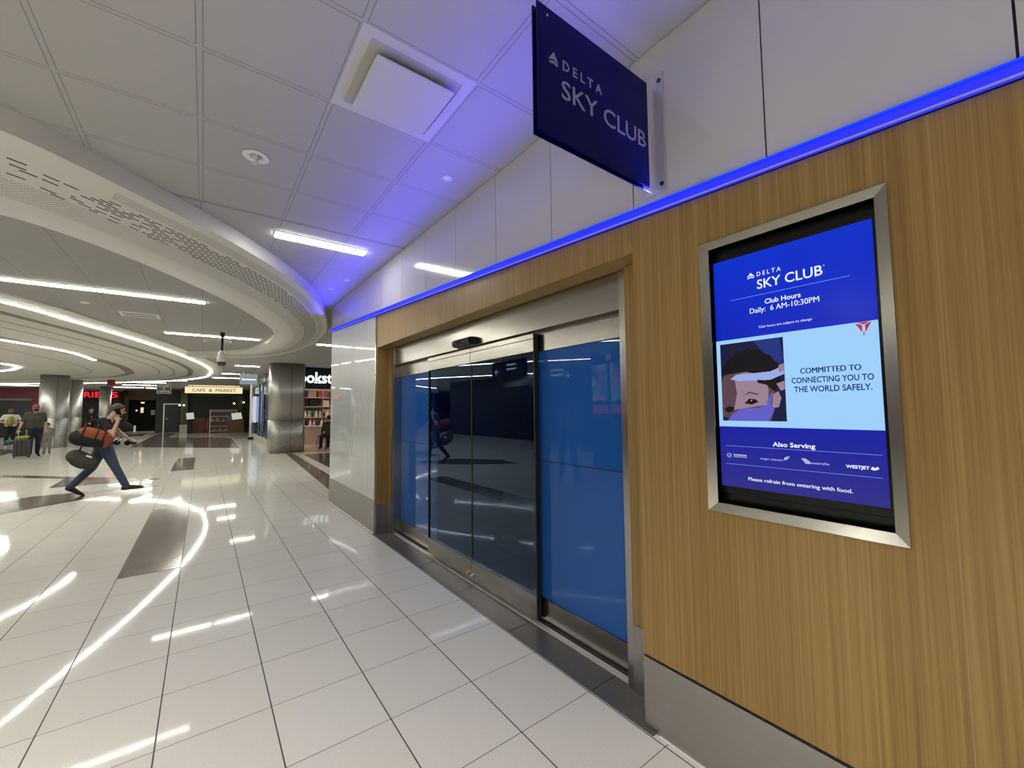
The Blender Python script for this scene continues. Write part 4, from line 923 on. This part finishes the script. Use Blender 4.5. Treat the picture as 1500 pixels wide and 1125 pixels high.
    for sx in 'RL':
        an, to = V('an'+sx), V('to'+sx); dd_ = (to-an); dn = Vector((dd_.x, dd_.y, 0)); dn = dn.normalized() if dn.length else Vector((1, 0, 0))
        s2 = MB(); heel = an - dd_.normalized()*.035*k + Vector((0, 0, -.03*k))
        s2.cap(an, heel, .043*k, .042*k); s2.cap(heel, to, .040*k, .034*k); s2.cap(an.lerp(to, .3), to+dd_.normalized()*.05*k, .040*k, .022*k)
        blob('shoe', s2, shoes, t, voxel*.8)
    hm = MB()
    hm.ell(H(-.012, 0, .022), (.100*k, .083*k, .100*k), Mh); 
    if long_hair: hm.ell(H(-.05, 0, -.05), (.075*k, .088*k, .15*k), Mh)
    # keep the face free: trim hair ahead of the brow line
    ho = hm.build('hair', hair, t); bmh = bmesh.new(); bmh.from_mesh(ho.data)
    bmesh.ops.bisect_plane(bmh, geom=bmh.verts[:]+bmh.edges[:]+bmh.faces[:], plane_co=Vector(H(.052, 0, .030)), plane_no=(f*.80-upv*.60), clear_outer=True)
    es = [e for e in bmh.edges if e.is_boundary]; bmesh.ops.holes_fill(bmh, edges=es); bmesh.ops.recalc_face_normals(bmh, faces=bmh.faces); bmh.to_mesh(ho.data); bmh.free()
    if cap:
        cm = MB(); cm.ell(H(-.004, 0, .045), (.106*k, .088*k, .085*k), Mh); cm.ell(H(.10, 0, .045), (.075*k, .065*k, .012*k), Mh)
        blob('cap', cm, cap, t, voxel*.7, 2)
    if mask:
        mm = MB(); mm.ell(H(.062, 0, -.050), (.058*k, .062*k, .052*k), Mh); mm.build('face_mask', mask, t)
        for sg in (-1, 1): MB().tube([H(.06, sg*.055, -.03), H(0, sg*.084, -.005)], .003, 6).build('mask_loop', mask, t)
    return t

# walking man, right side towards the camera
mrz = radians(7.9)
ML = Vector((-1.514, 10.844, 0))
man = person('man in dark t-shirt and jeans striding right with a phone at his ear', ML, mrz,
    dict(head=(.205, 0, 1.575), neck=(.09, 0, 1.42), chest=(.04, 0, 1.21), pelvis=(.03, 0, .91), shR=(.0, -.19, 1.37), shL=(.06, .19, 1.37), elR=(.13, -.34, 1.10), wrR=(.20, -.19, 1.345), hdR=(.185, -.12, 1.47),
         elL=(.25, .27, 1.13), wrL=(.40, .24, .985), hdL=(.50, .23, .93), hiR=(.04, -.09, .90), hiL=(.02, .09, .90), knR=(.20, -.10, .50), anR=(.365, -.10, .115), toR=(.55, -.11, .085),
         knL=(-.11, .10, .50), anL=(-.375, .10, .17), toL=(-.235, .11, .04)), h=1.75, face=(.93, .0, -.30), grip=('R',), voxel=.012, w=1.12)
def mchild(mb, name, m, parent=man, bev=0): return mb.build(name, m, parent, bev)
mp = thing('phone', 'dark phone held to the ear of the walking man', 'phone', ML, mrz)
MB().box(-.035, .035, -.005, .005, -.07, .07, Matrix.Translation((.205, -.098, 1.53)) @ Matrix.Rotation(-.3, 4, 'Y')).build('case', BLACK, mp, .003)
MB().box(-.031, .031, .0045, .0056, -.064, .064, Matrix.Translation((.205, -.098, 1.53)) @ Matrix.Rotation(-.3, 4, 'Y')).build('screen', mat('phone_glass', (.02, .02, .03), .1), mp)
def wpt(x, y, z): return ML + Matrix.Rotation(mrz, 3, 'Z') @ Vector((x, y, z))
ORG = cloth('orange_nylon', (.26, .055, .014))
db = thing('duffle_bag', 'orange and black duffle bag slung on the side of the walking man', 'bag', wpt(-.10, -.30, 1.08), mrz)
Rb = Matrix.Rotation(radians(17), 4, 'Y')
def duf(mb, name, m, v=.012): return blob(name, mb, m, db, v)
dm = MB(); dm.cap(Rb @ Vector((-.17, 0, -.045)), Rb @ Vector((.13, 0, -.035)), .145, .140, 18); duf(dm, 'base', BLKC)
dm = MB(); dm.cap(Rb @ Vector((-.11, -.005, .022)), Rb @ Vector((.13, -.005, .012)), .140, .138, 18); duf(dm, 'upper', ORG)
for a in (-.16, .02, .12):
    MB().tube([Rb @ Vector((a, -.143*cos(q)-.004, .143*sin(q)+.008)) for q in [radians(-60+12*j) for j in range(14)]], .013, 8).build('strap', BLKC, db)
MB().ell(Rb @ Vector((.185, -.03, -.03)), (.075, .11, .125), Rb.to_3x3().to_4x4()).build('end_pocket', ORG, db)
MB().tube([Rb @ Vector((-.16, -.10, .10)), (-.10, .06, .26), (0, .10, .32), (.10, .04, .24), Rb @ Vector((.14, -.10, .10))], .014, 8).build('shoulder_strap', BLKC, db)
cb2 = thing('camouflage_bag', 'dark camouflage bag hanging below the duffle of the walking man', 'bag', wpt(-.235, -.16, .70), mrz)
R2 = Matrix.Rotation(radians(28), 4, 'Y'); cm = MB(); cm.cap(R2 @ Vector((-.10, 0, 0)), R2 @ Vector((.10, 0, -.02)), .125, .125, 16); cm.ell(R2 @ Vector((.03, 0, -.07)), (.18, .11, .10), R2)
blob('body', cm, CAMO, cb2, .014)
MB().tube([R2 @ Vector((-.1, -.05, .11)), (-.02, -.02, .22), (.10, -.02, .26)], .012, 8).build('strap', BLKC, cb2)
MB().box(.02, .10, -.135, -.125, .06, .09, R2).build('name_tag', WHITE, cb2)

# family with luggage beside the thick column
def face_cam(x, y, extra=0): return atan2(-y, -x)+extra
fx_, fy_ = -4.86, 22.3
person('bearded man in olive t-shirt, black mask and red cap walking with luggage', (fx_, fy_, 0), face_cam(fx_, fy_, .12), dict(knR=(.09, -.10, .50), anR=(.10, -.10, .09), toR=(.26, -.12, .035), knL=(.0, .10, .50), anL=(-.12, .10, .13), toL=(.04, .12, .03), elR=(.02, -.30, 1.14), wrR=(.10, -.36, .93)),
       h=1.84, voxel=.02, shirt=GREENT, pants=DJEANS, shoes=BLKC, hair=HAIRB, cap=REDC, mask=BLKC, sleeve=.75, w=1.18)
ck = person('small child in grey printed clothes, dark cap and red shoes', (-4.72, 23.2, 0), face_cam(-4.72, 23.2), dict(), h=1.17, voxel=.016, shirt=GREYC, pants=GREYC, shoes=REDC, hair=HAIRK, cap=BLKC, sleeve=1.6)
sx_, sy_ = -5.02, 21.75
su = thing('suitcase', 'dark grey upright rolling suitcase in front of the man in olive', 'suitcase', (sx_, sy_, 0), face_cam(sx_, sy_)+pi/2)
MB().box(-.20, .20, -.12, .12, .06, .64).build('shell', mat('suitcase_grey', (.045, .042, .045), .4), su, .035, )
for a in (-.10, .0, .10): MB().box(a-.012, a+.012, -.128, -.118, .10, .60).build('rib', BLACKM, su, .004)
for a in (-.16, .16):
    for b_ in (-.09, .09): MB().tube([(a-.012, b_, .03), (a+.012, b_, .03)], .028, 12).build('wheel', BLACK, su)
for a in (-.09, .09): MB().tube([(a, .10, .62), (a, .10, .98)], .009, 8).build('pull_rod', ALU, su)
MB().tube([(-.10, .10, .98), (.10, .10, .98)], .014, 8).build('grip', BLACK, su)
yb = MB(); yb.ell((0, 0, 0), (.17, .10, .055)); yb.ell((.08, .02, .02), (.10, .07, .05))
o = blob('small_bag', yb, YEL, None, .015); o.location = (sx_, sy_-.02, .705); tag(o, 'yellow green small bag lying on top of the dark suitcase', 'bag')
tb = MB(); tb.ell((0, 0, 0), (.13, .10, .09)); o = blob('teal_bag', tb, cloth('teal_cloth', (.04, .10, .11)), None, .015); o.location = (sx_-.30, sy_+.1, .55)
tag(o, 'teal bundle hanging left of the dark suitcase', 'bag')
wpx, wpy = -7.05, 28.9
person('person in green cap, white sleeves and a yellow green front bag at far left', (wpx, wpy, 0), face_cam(wpx, wpy), dict(elR=(.03, -.31, 1.18), wrR=(.16, -.14, 1.10), elL=(.03, .31, 1.18), wrL=(.16, .14, 1.10), knR=(.08, -.10, .50), anL=(-.1, .1, .12)),
       h=1.76, voxel=.022, shirt=WHT, pants=BLKC, shoes=WHT, hair=HAIRB, cap=cloth('green_cap', (.14, .16, .06)), mask=BLKC, w=1.05)
fb = MB(); fb.ell((0, 0, 0), (.12, .20, .24)); o = blob('front_backpack', fb, YEL, None, .02); o.location = (wpx+.055, wpy-.24, 1.20); tag(o, 'yellow green backpack worn on the chest at far left', 'bag')
bx_, by_ = -4.42, 28.6
person('dark haired person in dark jacket behind the walking man pushing a stroller', (bx_, by_, 0), radians(-60), dict(elR=(.12, -.24, 1.16), wrR=(.34, -.2, 1.05), elL=(.12, .24, 1.16), wrL=(.34, .2, 1.05)), h=1.80, voxel=.022, shirt=BLKC, pants=BLKC, shoes=BLKC, hair=HAIRK, sleeve=1.8, long_hair=True)
st = thing('stroller', 'black stroller with a rounded hood right of the walking man', 'stroller', (-3.05, 26.8, 0), radians(-20))
hd_ = MB(); hd_.ell((.02, 0, .82), (.36, .28, .30)); blob('hood', hd_, BLKC, st, .02)
se = MB(); se.ell((.05, 0, .52), (.32, .25, .20)); blob('seat', se, mat('stroller_grey', (.10, .10, .11), .6), st, .02)
for a in (-.30, .34):
    for b_ in (-.24, .24): MB().tube([(a, b_-.02, .12), (a, b_+.02, .12)], .12, 20).build('wheel', BLACK, st)
for b_ in (-.22, .22):
    MB().tube([(-.30, b_, .14), (.10, b_, .50), (-.42, b_, 1.02)], .014, 8).build('frame_tube', ALU, st); MB().tube([(.34, b_, .14), (.05, b_, .55)], .014, 8).build('frame_tube', ALU, st)
MB().tube([(-.42, -.22, 1.02), (-.42, .22, 1.02)], .018, 8).build('handle', BLACK, st)
tag(MB().box(-2.62, -2.54, 26.36, 26.40, .62, .92).build('hanging_tag', WHITE, None, .004), 'small white cloth hanging on the stroller side', 'cloth')
# person sitting at the edge of the bookshop
person('person in dark clothes sitting half hidden behind the ribbed glass wall', (4.04, 17.6, 0), radians(100), dict(head=(.06, 0, 1.24), neck=(.02, 0, 1.08), chest=(0, 0, .88), pelvis=(-.02, 0, .58), shR=(0, -.185, 1.03), shL=(0, .185, 1.03), elR=(.06, -.24, .78), wrR=(.26, -.18, .66), elL=(.06, .24, .78), wrL=(.26, .18, .66),
       hiR=(0, -.1, .56), hiL=(0, .1, .56), knR=(.44, -.13, .52), knL=(.44, .13, .52), anR=(.42, -.13, .09), anL=(.46, .13, .09), toR=(.58, -.14, .035), toL=(.62, .14, .035)), h=1.75, voxel=.018, shirt=cloth('olive_jacket', (.03, .03, .02)), pants=BLKC, shoes=BLKC, hair=HAIRK, sleeve=1.8)
stl = thing('stool', 'low dark stool under the seated person at the bookshop', 'stool', (4.04, 17.58, 0))
MB().lathe([(0, .43), (.20, .43), (.20, .455), (0, .455)], n=20).build('seat', BLACKM, stl)
for a in range(4): MB().tube([(.13*cos(a*pi/2+.7), .13*sin(a*pi/2+.7), .43), (.19*cos(a*pi/2+.7), .19*sin(a*pi/2+.7), 0)], .012, 8).build('leg', BLACKM, stl)
# passers-by who appear only mirrored in the door glass, and the signs hanging behind them
person('dark haired person in pale grey top, mirrored in the right blue door pane', (-2.5, 6.62, 0), radians(100), dict(knR=(.10, -.10, .50), anR=(.14, -.1, .09), toR=(.30, -.12, .035), knL=(-.02, .1, .5), anL=(-.18, .1, .14), toL=(-.02, .11, .035)), h=1.76, voxel=.018, shirt=GREYC, pants=DJEANS, shoes=BLKC, hair=HAIRK, sleeve=.6)
person('person in dark clothes beside the pale grey one in the door reflection', (-6.6, 9.9, 0), radians(60), dict(), h=1.82, voxel=.022, shirt=BLKC, pants=BLKC, shoes=BLKC, hair=HAIRK, sleeve=1.8)
ad = thing('advert_totem', 'tall dark totem with two bright advert screens, mirrored in the right door pane', 'sign', (-4.15, 6.75, 0))
MB().box(-.10, .09, -.62, .60, 0, 2.95).build('cabinet', BLACKM, ad, .01)
def pattern_mat(nm, seed):
    m, nt, b = nodes(nm); n = N(nt); co, x, y, z = obj_xyz(nt); v = nt.nodes.new('ShaderNodeTexVoronoi'); v.inputs['Scale'].default_value = 7
    nt.links.new(n.mapv(co, (1, 1, .6), (seed, seed*2, 0)), v.inputs['Vector']); c = n.mix(.25, v.outputs['Color'], (.05, .25, .8)); nt.links.new(c, b.inputs['Emission Color']); setp(b, es=1.6, color=(.01, .01, .01)); return m
for k, a in enumerate((-.55, .05)):
    MB().box(.09, .10, a, a+.50, 1.70, 2.62).build('screen', pattern_mat('advert_%d' % k, 3+k*5), ad); MB().box(.09, .10, a, a+.50, 1.38, 1.60).build('red_panel', emit('advert_red', (1, .05, .12), 1.0), ad)
MB().tube([(.09, .0, 2.78), (.10, .0, 2.78)], .09, 20).build('round_badge', emit('advert_badge', (1, .10, .22), 1.3), ad)
for k, (y0, z0, z1, sgn) in enumerate(((8.0, 2.22, 2.70, 1), (10.0, 2.56, 3.08, -1))):
    wf = thing('wayfinding_sign', ['nearer', 'farther'][k]+' dark direction sign with a white arrow, mirrored in the door glass', 'sign', (-4.03, y0, z0))
    MB().box(-.05, .05, -.15, 1.65 if k else .95, 0, z1-z0).build('panel', mat('sign_navy', (.005, .008, .02), .4), wf, .006)
    WL = emit('sign_white', (1, 1, 1), 1.6); e = (1.45 if k else .05); s = -1 if k else 1
    MB().tube([(.056, e, .2), (.056, e+s*.22, .2)], .012, 6).build('arrow', WL, wf); MB().tube([(.056, e+s*.09, .29), (.056, e, .2), (.056, e+s*.09, .11)], .012, 6).build('arrow', WL, wf)
    for j, (a0, zz) in enumerate(((.30, .22), (.30, .36))): MB().box(.05, .054, a0, a0+.5, zz, zz+.05).build('pale_bar', WL, wf)
    for a in (.0, .8): MB().tube([(0, a, z1-z0), (0, a, CEIL-z0-.003)], .012, 8).build('hanger', BLACKM, wf)
